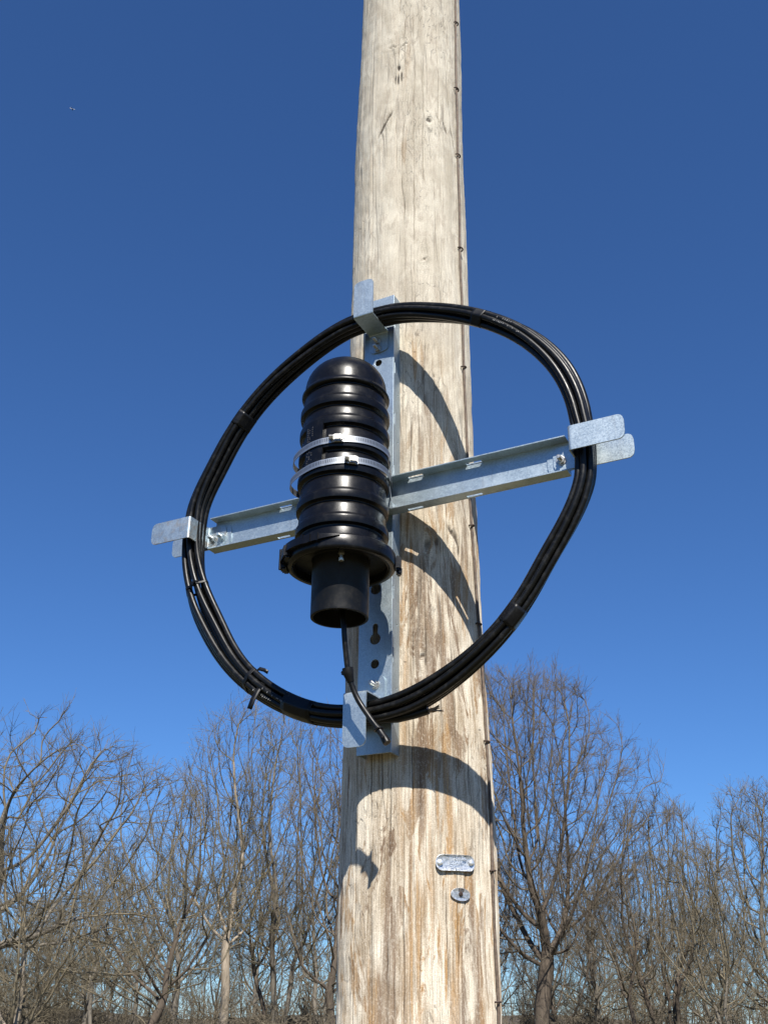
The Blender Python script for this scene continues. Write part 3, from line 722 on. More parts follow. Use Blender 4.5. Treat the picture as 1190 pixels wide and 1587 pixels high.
# ------------------------------------------------------------------ dome splice closure
CN, CU = .130, -.001
def closure():
    m = BM @ Matrix.Translation(Vector((CU, -CN, -.283)))
    root = empty('splice_closure', m)
    tag(root, 'ribbed black plastic dome closure strapped upright to the bracket', 'splice closure')
    z0 = .283
    gro = [.152, .105, .061, .0105, -.037, -.089, -.137]
    prof = []
    for i in range(13):
        a = R(90 - 90 * i / 12); prof.append((.0775 * math.cos(a) ** .82 if i else 0.0, .167 + .0700 * math.sin(a) ** .92))
    prof += [(.0785, .163), (.0815, .1600), (.0830, .1570), (.0828, .1545), (.0805, .1525), (.0755, .1512)]
    for a, b in zip(gro[:-1], gro[1:]):
        prof += [(.0752, a - .0022), (.0756, a - .0045), (.0775, a - .0075), (.0785, a - .0100), (.0792, b + .0230), (.0800, b + .0195), (.0818, b + .0172), (.0832, b + .0150), (.0836, b + .0125), (.0836, b + .0040), (.0830, b + .0014), (.0805, b + .0002), (.0760, b - .0008)]
    prof += [(.0752, -.140), (.0765, -.144), (.0775, -.162), (.0775, -.170)]
    fin = [prof[0]]
    for p in prof[1:]:
        if math.hypot(p[0] - fin[-1][0], p[1] - fin[-1][1]) > 1e-6: fin.append(p)
    V, Fc = lathe([(r, z + z0) for r, z in fin], 120)
    dome = mesh_obj('dome', V, Fc, M['closure'], root, sharp=50)
    # flat moulded panel facing outwards, across the ribs
    def onc(deg, r, z): a = R(-deg); return (r * math.cos(a), r * math.sin(a), z + z0)
    d0, d1, zt, zb = 88, 116, .072, -.028; V, Fc = [], []
    nA = 9
    for r in (.079, .0842):
        for z in (zt, zb):
            for i in range(nA): V.append(onc(d0 + (d1 - d0) * i / (nA - 1), r, z))
    for i in range(nA - 1):
        t, b, T, B = i, nA + i, 2 * nA + i, 3 * nA + i
        Fc += [(T, T + 1, B + 1, B), (t, t + 1, T + 1, T), (b, B, B + 1, b + 1)]
    Fc += [(0, 2 * nA, 3 * nA, nA), (nA - 1, 2 * nA - 1, 4 * nA - 1, 3 * nA - 1)]
    pan = mesh_obj('panel', V, Fc, M['closure'], dome, sharp=30)
    rs = np.random.RandomState(5); bits = []
    for col, dg in enumerate((104, 108.5, 112)):
        z = .060
        while z > -.022:
            hgt = rs.uniform(.0018, .0034)
            if rs.rand() > .25:
                x, y, zz = onc(dg + rs.uniform(-.6, .6), .0844, z)
                bits.append(box_v(x, y, zz, rs.uniform(.0010, .0022), .0007, hgt, Matrix.Rotation(R(-dg + 90), 3, 'Z'), 0))
            z -= hgt + rs.uniform(.0012, .0026)
    mesh_obj('raised_marks', *join(*bits), M['mould'], pan, smooth=False)
    bits = []
    # bottom base with tube
    prof = [(.0778, -.160), (.0800, -.1655), (.0835, -.1665), (.0835, -.189), (.0820, -.190), (.0815, -.178), (.0790, -.1765), (.0525, -.1765), (.0505, -.179), (.0503, -.279), (.0500, -.2825), (.0492, -.283), (.0455, -.283), (.0450, -.281), (.0450, -.250), (.0440, -.2485), (0.0, -.2485)]
    V, Fc = lathe([(r, z + z0) for r, z in prof], 96)
    base = mesh_obj('base', V, Fc, M['closure_dull'], root, sharp=40)
    # cable ports on the underside of the tube
    for i in range(6):
        a = R(60 * i + 15); V, Fc = lathe([(0, -.2580), (.0065, -.2580), (.0080, -.2565), (.0085, -.248)], 20)
        mesh_obj('port', [(x + .029 * math.cos(a), y + .029 * math.sin(a), z + z0) for x, y, z in V], Fc, M['closure_dull'], base)
    # ring clamp with latch
    prof = [(.0815, -.1620), (.0905, -.1630), (.0945, -.1645), (.0965, -.1680), (.0965, -.1855), (.0955, -.1900), (.0930, -.1920), (.0865, -.1920), (.0845, -.1900), (.0845, -.1660)]
    V, Fc = lathe([(r, z + z0) for r, z in prof + prof[:1]], 120)
    ring = mesh_obj('ring_clamp', V, Fc, M['closure'], root, sharp=40)
    # ribs under the overlapping part of the clamp and the latch lever
    def blk(deg, r, z, sr, st, sz, bev=.2): 
        a = R(-deg); rot = Matrix.Rotation(a, 3, 'Z')
        return box_v(r * math.cos(a), r * math.sin(a), z + z0, sr, st, sz, rot, bev)
    mesh_obj('latch', *join(blk(138, .0990, -.176, .014, .050, .026, .25), blk(124, .0990, -.172, .008, .030, .016), blk(112, .0982, -.170, .006, .030, .012), blk(103, .0988, -.167, .007, .006, .014), blk(150, .1000, -.180, .010, .024, .034, .25), blk(158, .0975, -.184, .012, .018, .020)), M['closure'], ring, smooth=False)
    V, Fc = [], []; nA = 22
    for i in range(nA):
        f = i / (nA - 1); dg = 62 + 72 * f; th_ = .0012 + .0065 * min(1, f * 1.8); zt = -.1665 + .004 * f; zb = zt - .004 - .013 * min(1, f * 2.2)
        for rr_, zz_ in ((.0955, zt), (.0968 + th_, zt - .001), (.0968 + th_ * 1.15, zb + .001), (.0955, zb)): V.append(onc(dg, rr_, zz_))
    for i in range(nA - 1):
        for k_ in range(4): q_ = (k_ + 1) % 4; Fc.append((4 * i + k_, 4 * i + q_, 4 * i + 4 + q_, 4 * i + 4 + k_))
    Fc += [(3, 2, 1, 0), tuple(4 * nA - 4 + k_ for k_ in range(4))]
    mesh_obj('lever', V, Fc, M['closure'], ring, sharp=30)
    lugs = [blk(dg_, .1015, -.1725, .007, .0035, .015, .15) for dg_ in (84, 92, 100, 108, 116)]
    mesh_obj('lever_rib', *join(*lugs), M['closure'], ring, smooth=False)
    mesh_obj('latch_pin', *tube([onc(146, .1060, -.160), onc(146, .1060, -.198)], .003, 8), M['closure_dull'], ring)
    mesh_obj('hinge', *join(blk(-28, .1000, -.180, .012, .022, .026, .25), blk(-30, .1025, -.1925, .010, .016, .014, .25)), M['closure'], ring, smooth=False)
    # air valve below the base
    V, Fc = lathe([(0, -.2045), (.0040, -.2045), (.0046, -.2035), (.0046, -.1990), (.0030, -.1980), (.0030, -.1925), (.0052, -.1920), (.0056, -.1900), (.0052, -.1880), (.0034, -.1870), (.0034, -.1760)], 16)
    a = R(-60); mesh_obj('valve', [(x + .067 * math.cos(a), y + .067 * math.sin(a), z + z0) for x, y, z in V], Fc, M['steel'], base)
closure()

def hose_clamps():
    rs = np.random.RandomState(8)
    for idx, (v0, scr, lab, bul) in enumerate(((.0245, 68, 'upper of two worm drive steel bands around the black closure', .0085), (-.0185, 50, 'lower of two worm drive steel bands around the black closure', .0125))):
        root = empty('hose_clamp', BM @ Matrix.Translation(Vector((0, 0, v0))))
        tag(root, lab, 'hose clamp', 'hose clamps holding the closure')
        P = []
        for d in np.linspace(-38, 205, 90):
            rr = .0850 + bul * math.exp(-((d - 160) / 30.) ** 2)
            if 86 < d < 118: rr = max(rr, .0858)
            P.append((CU + rr * math.cos(R(d)), CN + rr * math.sin(R(d)), .006 * math.sin(R(d - 60)) * (-1 if idx else -.6)))
        l0, l1 = P[-1], P[0]
        for t in np.linspace(0, 1, 10)[1:]: P.append((l0[0] * (1 - t) + -.036 * t, l0[1] * (1 - t) + .008 * t, l0[2] * (1 - t)))
        for t in np.linspace(0, 1, 6)[1:]: P.append((-.036 * (1 - t) + .036 * t, -.0055, 0))
        P.append((.036, .008, 0))
        for t in np.linspace(0, 1, 10)[1:-1]: P.append((.036 * (1 - t) + l1[0] * t, .008 * (1 - t) + l1[1] * t, l1[2] * t))
        P = np.array(P); n = len(P); s = np.concatenate([[0], np.cumsum(np.linalg.norm(np.diff(P, axis=0), axis=1))])
        hwid = .0062; V, Fc, UVs = [], [], []
        for i in range(n + 1):
            p = P[i % n]; q0, q1 = P[(i - 1) % n], P[(i + 1) % n]; t = (q1 - q0)[:2]; t /= np.linalg.norm(t); nn = np.array((t[1], -t[0]))
            ss = s[i] if i < n else s[-1] + np.linalg.norm(P[0] - P[-1])
            for off in (0, .0009):
                for b, vv in ((-hwid, 0), (hwid, 1)):
                    V.append(uvn(p[0] + nn[0] * off, p[2] + b, p[1] + nn[1] * off)); UVs.append((ss, vv))
        for i in range(n):
            a, b = 4 * i, 4 * i + 4
            Fc += [(a, b, b + 1, a + 1), (a + 2, a + 3, b + 3, b + 2), (a, a + 2, b + 2, b), (a + 1, b + 1, b + 3, a + 3)]
        mesh_obj('band', V, Fc, M['band'], root, sharp=40, uvs=UVs)
        a = R(scr); rr = .0885; rot = Matrix.Rotation(-a, 3, 'Z')
        def loc(dr, dt, dz): 
            x = (rr + dr) * math.cos(a) - dt * math.sin(a); nn_ = (rr + dr) * math.sin(a) + dt * math.cos(a)
            return uvn(CU + x, dz, CN + nn_)
        cx = loc(.0015, 0, 0)
        mesh_obj('screw_housing', *join(box_v(*cx, .0085, .0170, .0135, rot, .28), box_v(*loc(-.0018, 0, 0), .0035, .0200, .0155, rot, .2)), M['steel'], root)
        ax = (Vector(loc(.003, 1, 0)) - Vector(loc(.003, 0, 0))).normalized(); p0 = Vector(loc(.003, .0075, 0)); p1 = Vector(loc(.003, .0150, 0))
        mesh_obj('screw_head', *tube([p0, p1], .0046, 6), M['steel'], root, sharp=20)
hose_clamps()

def exit_cable():
    root = empty('drop_cable', BM @ Matrix.Translation(Vector((.064, -.078, -.494))))
    tag(root, 'thin black cable hanging from the bottom of the dome closure', 'cable')
    P = [(.004, -.262, .130), (.0060, -.284, .130), (.0083, -.2978, .130), (.0095, -.3151, .1295), (.0098, -.3419, .124), (.0120, -.3800, .1155), (.0235, -.4190, .1065), (.0475, -.4560, .1040), (.0680, -.4825, .1045), (.0805, -.5015, .1050)]
    P = np.array(P); t = np.arange(len(P)); ti = np.linspace(0, len(P) - 1, 60)
    # smooth by cubic (Catmull-Rom)
    out = []
    for x in ti:
        i = min(int(x), len(P) - 2); f = x - i
        p0, p1, p2, p3 = P[max(i - 1, 0)], P[i], P[i + 1], P[min(i + 2, len(P) - 1)]
        out.append(.5 * (2 * p1 + (p2 - p0) * f + (2 * p0 - 5 * p1 + 4 * p2 - p3) * f ** 2 + (3 * p1 - p0 - 3 * p2 + p3) * f ** 3))
    loc = lambda p: (p[0] - .064, -(p[2] - .078), p[1] + .494)
    L = [loc(p) for p in out]
    mesh_obj('jacket', *tube(L, .0048, 12), M['cable'], root, sharp=60)
    def sleeve(i0, i1, rads, nm, mat='closure_dull'):
        seg = L[i0:i1]; rr = np.interp(np.linspace(0, 1, len(seg)), np.linspace(0, 1, len(rads)), rads)
        mesh_obj(nm, *tube(seg, rr, 12), M[mat], root, sharp=40)
    sleeve(31, 36, [.0095, .0100, .0078, .0062], 'strain_collar')
    sleeve(50, 60, [.0056, .0058, .0056, .0060, .0068, .0070, .0066], 'end_cap', 'tape')
    p = np.array(L[51]); mesh_obj('cable_tie', *closed_tube(lambda t: (p + np.array((.0070 * math.cos(t), .0070 * math.sin(t), .002 * math.cos(t))), np.array((math.cos(t), math.sin(t), 0))), 20, .0016, 6), M['tape'], root)
    tp = Vector(L[54]); vd = Vector((.45, -.79, -.42)).normalized()
    wd = vd.cross(Vector((0, 0, 1))).normalized() * .0028
    V = [tp - vd * .019 - wd * .5, tp - vd * .019 + wd * .5, tp + vd * .021 - wd, tp + vd * .021 + wd]; up_ = vd.cross(wd).normalized() * .0007
    V = [v - up_ for v in V] + [v + up_ for v in V]
    mesh_obj('tie_tail', V, [(0, 2, 3, 1), (4, 5, 7, 6), (0, 1, 5, 4), (2, 6, 7, 3), (0, 4, 6, 2), (1, 3, 7, 5)], M['tape'], root, smooth=False)
    p = np.array(L[33]); hv, hf = box_v(*(p + np.array((-.007, -.002, .003))), .013, .009, .008, Matrix.Rotation(.5, 3, 'Y'), .25)
    mesh_obj('tie_head', hv, hf, M['closure_dull'], root)
exit_cable()

# ------------------------------------------------------------------ bare trees
def norm(a): return a / np.maximum(np.linalg.norm(a, axis=-1, keepdims=True), 1e-9)

def grow(p, d, L, nseg, wob, up, rs):
    N = len(p); pts = np.zeros((N, nseg + 1, 3)); pts[:, 0] = p; d = norm(d)
    for i in range(nseg):
        d = norm(d + rs.normal(0, wob, (N, 3)) + np.array([0, 0, up]))
        p = p + d * (L / nseg)[:, None]; pts[:, i + 1] = p
    return pts

def spawn(pts, L, r0, r1, k, t0, ang, ang_sd, ratio, rratio, rs, rmin=.004, out=0.0, cen=None):
    N, n1, _ = pts.shape
    idx = np.repeat(np.arange(N), k); t = t0 + (1 - t0) * ((np.tile(np.arange(k), N) + rs.rand(N * k)) / k); t = np.minimum(t, .985)
    f = t * (n1 - 1); i = np.minimum(f.astype(int), n1 - 2); fr = (f - i)[:, None]
    p = pts[idx, i] * (1 - fr) + pts[idx, i + 1] * fr
    d = norm(pts[idx, i + 1] - pts[idx, i])
    q = norm(np.cross(d, rs.normal(0, 1, d.shape)))
    if cen is not None and out:
        o = p - cen; o[:, 2] = np.abs(o[:, 2]) * .2; o = norm(o); q = norm(q + out * (o - d * (o * d).sum(1, keepdims=True)))
    a = np.clip(rs.normal(ang, ang_sd, len(t)), .12, 1.5)[:, None]
    cd = norm(d * np.cos(a) + q * np.sin(a))
    cl = L[idx] * ratio * (1.05 - .55 * t) * rs.uniform(.6, 1.25, len(t))
    rp = r0[idx] * (1 - t) + r1[idx] * t
    return p, cd, cl, np.maximum(rp * rratio, rmin)

def tubes(parts):
    """parts: list of (pts [N, n, 3], r0 [N], r1 [N], sides) -> verts, quads"""
    VV, QQ, off = [], [], 0
    for pts, r0, r1, K in parts:
        N, n, _ = pts.shape
        T = np.empty_like(pts); T[:, 1:-1] = pts[:, 2:] - pts[:, :-2]; T[:, 0] = pts[:, 1] - pts[:, 0]; T[:, -1] = pts[:, -1] - pts[:, -2]; T = norm(T)
        ref = np.where(np.abs(T[:, :1, 2:3]) > .85, np.array([1., 0, 0]), np.array([0, 0, 1.]))
        a = norm(np.cross(T, np.broadcast_to(ref, T.shape))); b = np.cross(T, a)
        f = np.linspace(0, 1, n)[None, :]; rad = r0[:, None] * (1 - f) + r1[:, None] * f
        ang = 2 * np.pi * np.arange(K) / K
        V = pts[:, :, None] + rad[:, :, None, None] * (np.cos(ang)[None, None, :, None] * a[:, :, None] + np.sin(ang)[None, None, :, None] * b[:, :, None])
        base = np.arange(N * n).reshape(N, n) * K + off
        s = np.arange(K); s2 = (s + 1) % K
        A = base[:, :-1, None]; B = base[:, 1:, None]
        Q = np.stack([A + s, A + s2, B + s2, B + s], -1).reshape(-1, 4)
        VV.append(V.reshape(-1, 3)); QQ.append(Q); off += N * n * K
    return np.concatenate(VV), np.concatenate(QQ)

def make_tree(seed, H, hw, fork=.3, n=900, shape='fan', lean=(0, 0), bend=.25, r=.2, buds=.0, stems=1, twr=.0060, up=.16, tw=1.0, wob=.13, res=60, clump=.6):
    """bare crown grown towards points spread through its volume, then hung with twigs"""
    rs = np.random.RandomState(seed); D = H / res
    # attraction points inside the crown envelope
    m = n * 3; t = rs.rand(m) ** .85; ph = rs.rand(m) * 6.283; q = rs.rand(m) ** .42
    if shape == 'fan': wd = np.sin(np.pi * np.clip(t * .74 + .13, 0, 1)) ** .9
    elif shape == 'vase': wd = np.sin(np.pi * np.clip(t * .62 + .06, 0, 1)) ** .8
    elif shape == 'slim': wd = np.sin(np.pi * np.clip(t * .86 + .10, 0, 1)) ** .7
    else: wd = np.sin(np.pi * np.clip(t * .70 + .22, 0, 1)) ** .6
    wd *= 1 + .28 * np.sin(ph * 2 + seed) * np.sin(t * 5 + seed * 1.7) + .15 * np.sin(ph * 5 + seed * 3)
    hf = H * fork * .9
    A = np.stack([hw * wd * q * np.cos(ph), hw * .85 * wd * q * np.sin(ph), hf + (H * .985 - hf) * t], 1)
    lump = vnoise(A[:, 0] * 2.2 / hw + 7, A[:, 2] * 6 / H + seed, seed) + vnoise(A[:, 1] * 2.2 / hw + 3, A[:, 2] * 7 / H, seed + 1)
    A = A[np.argsort(-lump * clump + rs.normal(0, .22, m))][:int(n)]
    A[:, 0] += lean[0] * A[:, 2]; A[:, 1] += lean[1] * A[:, 2]
    # trunks
    P, par = [], []
    for sidx in range(stems):
        base = np.zeros(3)
        d = norm(np.array([lean[0], lean[1], 1.]) + (np.append(rs.normal(0, .22, 2), 0) if stems > 1 else 0)); k = 0
        if sidx == 0: P.append(base); par.append(-1)
        b1 = rs.normal(0, bend * .12, 3)
        while P[k][2] < H * fork * rs.uniform(.85, 1.0):
            b1 = .8 * b1 + rs.normal(0, bend * .08, 3); d = norm(d + b1 * .5 + np.array([lean[0], lean[1], 1.]) * .08); P.append(P[k] + d * D); par.append(k); k = len(P) - 1
    P = np.array(P); par = list(par); dirs = np.zeros_like(P); dirs[:, 2] = 1
    for i in range(len(P)):
        if par[i] >= 0: dirs[i] = norm(P[i] - P[par[i]])
    near = np.full(len(A), -1); nd = np.full(len(A), 1e9)
    def update(i0):
        nonlocal near, nd
        dd = np.linalg.norm(A[:, None] - P[None, i0:], axis=2); j = dd.argmin(1); v = dd[np.arange(len(A)), j]
        mk = v < nd; near = np.where(mk, j + i0, near); nd = np.where(mk, v, nd)
    update(0); di = H * .30
    for it in range(260):
        keep = nd > 1.9 * D; A = A[keep]; near = near[keep]; nd = nd[keep]
        if len(A) == 0: break
        act = nd < max(di, nd.min() + D); 
        v = norm(A[act] - P[near[act]]); acc = np.zeros_like(P); np.add.at(acc, near[act], v); cnt = np.bincount(near[act], minlength=len(P))
        cc = np.bincount([q for q in par if q >= 0], minlength=len(P)); full_ = cc >= 4
        dead = full_[near]
        if dead.any():
            A = A[~dead]; near = near[~dead]; nd = nd[~dead]
            cnt = np.where(full_, 0, cnt)
        g = np.where(cnt > 0)[0]
        if len(g) == 0: continue
        nv = norm(norm(acc[g]) + dirs[g] * .85 + np.array([0, 0, up]) + rs.normal(0, wob, (len(g), 3)))
        newp = P[g] + nv * D; i0 = len(P)
        P = np.concatenate([P, newp]); par += list(g); dirs = np.concatenate([dirs, nv])
        update(i0)
        if len(P) > 9000: break
    par = np.array(par); N = len(P)
    nch = np.bincount(par[par >= 0], minlength=N)
    # smooth single chains
    for _ in range(2):
        Q = P.copy(); ch = np.full(N, -1); ch[par[par >= 0]] = np.where(par >= 0)[0]
        ok = (par >= 0) & (nch == 1); Q[ok] = .5 * P[ok] + .25 * P[par[ok]] + .25 * P[ch[ok]]; P = Q
    # pipe-model radii
    e = 2.35; area = np.where(nch == 0, .011 ** e, 0.0)
    for i in range(N - 1, -1, -1):
        if par[i] >= 0: area[par[i]] += area[i]
    rad = area ** (1 / e); rx = rad.max(); rad *= 1 + (r / rx - 1) * np.clip((rad - .011) / (rx - .011), 0, 1)
    flare = 1 + .35 * np.exp(-P[:, 2] / .5); rad = rad * np.where(rad > .5 * r, flare, 1)
    main = np.full(N, -1); order = np.argsort(rad)
    for i in order:
        if par[i] >= 0: main[par[i]] = i
    Tn = np.zeros_like(P); c = np.where(par >= 0)[0]; ed = np.zeros_like(P); ed[c] = norm(P[c] - P[par[c]]); ed[par < 0] = (0, 0, 1)
    Tn = ed.copy(); hm = main >= 0; Tn[hm] = norm(ed[hm] + ed[main[hm]])
    def segs(idx, K):
        p_ = par[idx]; ism = main[p_] == idx
        T0 = np.where(ism[:, None], Tn[p_], ed[idx]); r0 = np.where(ism, rad[p_], np.minimum(rad[p_] * .8, rad[idx] * 1.15)); T1 = Tn[idx]
        out = []
        ang_ = 2 * np.pi * np.arange(K) / K
        for pos, T, rr in ((P[p_], T0, r0), (P[idx], T1, rad[idx])):
            a_ = norm(np.cross(T, np.array([.31, .95, .05]))); b_ = np.cross(T, a_)
            out.append(pos[:, None] + rr[:, None, None] * (np.cos(ang_)[None, :, None] * a_[:, None] + np.sin(ang_)[None, :, None] * b_[:, None]))
        V = np.stack(out, 1).reshape(-1, 3); b0 = (np.arange(len(idx)) * 2 * K)[:, None]; s_ = np.arange(K); s2 = (s_ + 1) % K
        return V, np.stack([b0 + s_, b0 + s2, b0 + K + s2, b0 + K + s_], -1).reshape(-1, 4)
    def cat(L):
        VV, QQ, o_ = [], [], 0
        for v_, q_ in L: VV.append(v_); QQ.append(q_ + o_); o_ += len(v_)
        return np.concatenate(VV), np.concatenate(QQ)
    thick = c[rad[c] > .045]; mid = c[(rad[c] <= .045) & (rad[c] > .02)]; thin = c[rad[c] <= .02]
    trunk = cat([segs(thick, 8)]); crown = [segs(mid, 5), segs(thin, 3)]
    # twigs on the thin nodes
    tn = np.where(rad < .032)[0]; k = rs.poisson(tw * np.where(nch[tn] == 0, 1.9, 1.0)); idx = np.repeat(tn, k)
    q_ = norm(rs.normal(0, 1, (len(idx), 3))); a_ = rs.uniform(.15, .75, len(idx))[:, None]
    d_ = norm(ed[idx] * np.cos(a_) + q_ * np.sin(a_) + np.array([0, 0, .12])); L = rs.uniform(.30, .95, len(idx)) * (.55 + H / 32.)
    b4 = grow(P[idx], d_, L, 2, .12, .06, rs)
    p2, d2, L2, _ = spawn(b4, L, np.full(len(idx), .01), np.full(len(idx), .005), 2, .2, .50, .15, .62, .7, rs)
    b5 = grow(p2, d2, np.clip(L2, .18, .75), 1, .12, .06, rs)
    crown.append(tubes([(b4, np.full(len(b4), twr * 1.15), np.full(len(b4), twr * .55), 3), (b5, np.full(len(b5), twr * .8), np.full(len(b5), twr * .4), 3)]))
    bd = None
    if buds:
        T = np.concatenate([b5[:, -1], b4[:, -1], b4[:, 1]]); T = T[rs.rand(len(T)) < buds]
        e1 = norm(rs.normal(0, 1, T.shape)) * .036; e2 = norm(rs.normal(0, 1, T.shape)) * .026
        bv = np.stack([T - e1 * .5 - e2 * .5, T + e1 * .5 - e2 * .5, T + e1 * .5 + e2 * .5, T - e1 * .5 + e2 * .5], 1).reshape(-1, 3)
        bd = (bv, np.arange(len(bv)).reshape(-1, 4))
    return trunk, cat(crown), bd

def plant_tree(name, label, x, y, data, bark, twig, group='bare trees of the wood behind the pole', rz=0.0):
    root = empty(name, Matrix.Translation((x, y, -.05)) @ Matrix.Rotation(rz, 4, 'Z'))
    tag(root, label, 'tree', group)
    for nm, (v, q), m in (('trunk', data[0], bark), ('crown', data[1], twig)):
        me = fast_mesh(nm, v, q); me.materials.append(M[m]); me.shade_smooth(); link(bpy.data.objects.new(nm, me), root)
    if data[2] is not None:
        me = fast_mesh('buds', *data[2]); me.materials.append(M['bud']); o = link(bpy.data.objects.new('buds', me), root); o['kind'] = 'stuff'
    return root

TREES = [
    # x, y, height, half width, label, bark, twig, options
    (-12.9, 32.0, 10.7, 6.8, 'large spreading bare tree with long limbs at the left edge of the photo', 'bark_grey', 'twig', dict(seed=21, up=-.03, clump=1.3, tw=.8, fork=.20, n=1900, shape='round', r=.34)),
    (-9.3, 28.0, 6.6, 1.9, 'small pale tree forking low in a V near the lower left corner', 'bark_pale', 'twig', dict(seed=5, fork=.20, n=709, shape='vase', r=0.093)),
    (-8.6, 40.0, 10.8, 3.2, 'dark crooked tree with bent trunk left of the pale tall trees', 'bark_dark', 'twig', dict(seed=33, up=.03, clump=1.0, fork=.24, n=1911, shape='round', bend=.9, r=0.170, buds=0.23)),
    (-6.5, 46.0, 15.2, 3.0, 'tall slender pale trunked tree left of centre with upright fan of twigs', 'bark_pale', 'twig', dict(res=74, seed=44, clump=1.0, fork=.32, n=3391, shape='slim', r=0.187, buds=0.42, up=.12)),
    (-4.5, 48.0, 15.2, 3.3, 'tall grey tree with forked trunk and yellowish buds behind the coil', 'bark_grey', 'twig', dict(res=74, seed=52, clump=1.0, fork=.26, n=3591, shape='slim', r=0.187, buds=0.53, stems=2, up=.12)),
    (-1.9, 44.0, 13.8, 2.7, 'bare tree partly hidden behind the left side of the pole', 'bark_dark', 'twig_red', dict(res=74, seed=61, up=.03,  fork=.22, n=2992, shape='round', r=0.170, bend=.5, buds=0.23)),
    (-9.9, 54.0, 12.6, 3.1, 'budding grey tree between the crooked tree and the tall pale tree', 'bark_grey', 'twig', dict(res=74, seed=72, clump=1.0, fork=.28, n=2793, shape='fan', r=0.153, buds=0.38)),
    (6.5, 46.0, 16.4, 5.0, 'tallest dark tree right of the pole with broad dense fan crown', 'bark_dark', 'twig_red', dict(res=88, clump=.35, tw=1.4, seed=86, up=.10, fork=.27, n=6500, shape='fan', r=.32)),
    (4.9, 51.0, 12.4, 2.3, 'slim bare tree rising close beside the right edge of the pole', 'bark_grey', 'twig_red', dict(seed=93, fork=.3, n=1501, shape='slim', r=0.128)),
    (12.3, 48.0, 11.0, 3.1, 'round crowned multi stemmed tree right of the tallest tree', 'bark_dark', 'twig', dict(res=74, seed=104, up=.10, fork=.26, n=3790, shape='fan', r=0.145, stems=4, buds=0.11)),
    (15.1, 42.0, 10.4, 2.9, 'bare tree cut off by the right edge of the photo', 'bark_grey', 'twig', dict(res=74, up=.06, seed=113, fork=.22, n=2593, shape='round', r=0.145, buds=0.19)),
    (10.9, 58.0, 11.0, 2.9, 'lower bare tree between the tallest tree and the round crowned tree', 'bark_grey', 'twig', dict(res=74, seed=124, clump=1.0, up=.05, fork=.22, n=2593, shape='round', r=0.136)),
    (11.9, 38.0, 7.4, 2.1, 'thin leaning sapling with slanted stems near the right edge', 'bark_grey', 'twig', dict(seed=131, fork=.3, n=900, shape='vase', r=0.068, stems=3, lean=(-.10, 0))),
    (-15.2, 58.0, 9.8, 2.9, 'short bare tree behind the long limbs of the left edge tree', 'bark_grey', 'twig', dict(seed=142, fork=.25, n=1365, shape='fan', r=0.119)),
    (-13.6, 63.0, 11.6, 3.0, 'farther grey tree just left of the dark crooked tree', 'bark_grey', 'twig', dict(seed=151, clump=1.0, fork=.25, n=1501, shape='fan', r=0.136, buds=0.19)),
    (-3.4, 60.0, 14.0, 3.0, 'far tree filling the gap between the forked tree and the pole', 'bark_grey', 'twig', dict(seed=163, clump=1.0, fork=.25, n=1638, shape='slim', r=0.136, buds=0.47)),
    (15.4, 64.0, 10.4, 3.1, 'far bare tree behind the round crowned tree', 'bark_grey', 'twig', dict(res=74, seed=171, clump=1.0, up=.05, fork=.2, n=2194, shape='fan', r=0.128)),
    (8.7, 56.0, 10.0, 2.5, 'reddish twiggy tree low beside the trunk of the tallest tree', 'bark_dark', 'twig_red', dict(seed=182, fork=.15, n=1774, shape='round', r=0.119)),
    (-7.2, 64.0, 12.6, 3.1, 'far budding tree behind the two tall trees left of the pole', 'bark_grey', 'twig', dict(seed=194, clump=1.0, fork=.25, n=1501, shape='slim', r=0.128, buds=0.57)),
    (19.4, 68.0, 9.4, 3.2, 'far low tree behind the leaning sapling near the right edge', 'bark_grey', 'twig', dict(seed=203, fork=.2, n=1365, shape='round', r=0.111)),
    (-18.6, 60.0, 7.6, 2.8, 'far low tree in the lower left corner behind the forked sapling', 'bark_grey', 'twig', dict(seed=214, fork=.2, n=1900, shape='round', r=0.111)),
    (5.9, 62.0, 10.4, 2.6, 'far reddish tree low against the right edge of the pole', 'bark_dark', 'twig_red', dict(seed=232, fork=.2, n=1501, shape='round', r=0.119)),
    (-5.4, 53.0, 9.2, 2.2, 'thin dark trunk standing between the tall pale tree and the forked tree', 'bark_dark', 'twig', dict(seed=241, fork=.45, n=955, shape='slim', r=0.102, bend=.5)),
    (-11.9, 47.0, 8.4, 2.2, 'thin grey sapling in front of the budding tree at left', 'bark_grey', 'twig', dict(seed=252, fork=.4, n=900, shape='slim', r=0.085, bend=.5, buds=0.28)),
    (9.7, 43.0, 7.6, 2.0, 'slender dark sapling right of the tallest tree', 'bark_dark', 'twig_red', dict(seed=263, fork=.35, n=900, shape='slim', r=0.076, bend=.6)),
]
for x, y, H, hw, lab, bark, twig, kw in TREES:
    data = make_tree(H=H, hw=hw, **kw)
    plant_tree('bare_tree', lab, x, y, data, bark, twig)

def back_row():
    rs = np.random.RandomState(14); src = [o for o in bpy.data.objects if o.type == 'EMPTY' and o.name.startswith('bare_tree') and o.location.y > 53]
    xs = np.linspace(-.36, .36, 17)
    for i, f in enumerate(xs):
        if -.035 < f < .075: continue
        r = src[i % len(src)]; y = rs.uniform(70, 88); c = r.copy(); COL.objects.link(c)
        c.location = (f * y + rs.uniform(-1.2, 1.2), y, -.05); c.rotation_euler = (0, 0, rs.rand() * 6.28); k = rs.uniform(.75, 1.05); c.scale = (k * 1.2, k * 1.2, k)
        c['label'] = 'slender far tree of the back row seen through nearer branches'; c['group'] = 'far back row of the wood'
        for ch in r.children:
            d = ch.copy(); COL.objects.link(d); d.parent = c
back_row()

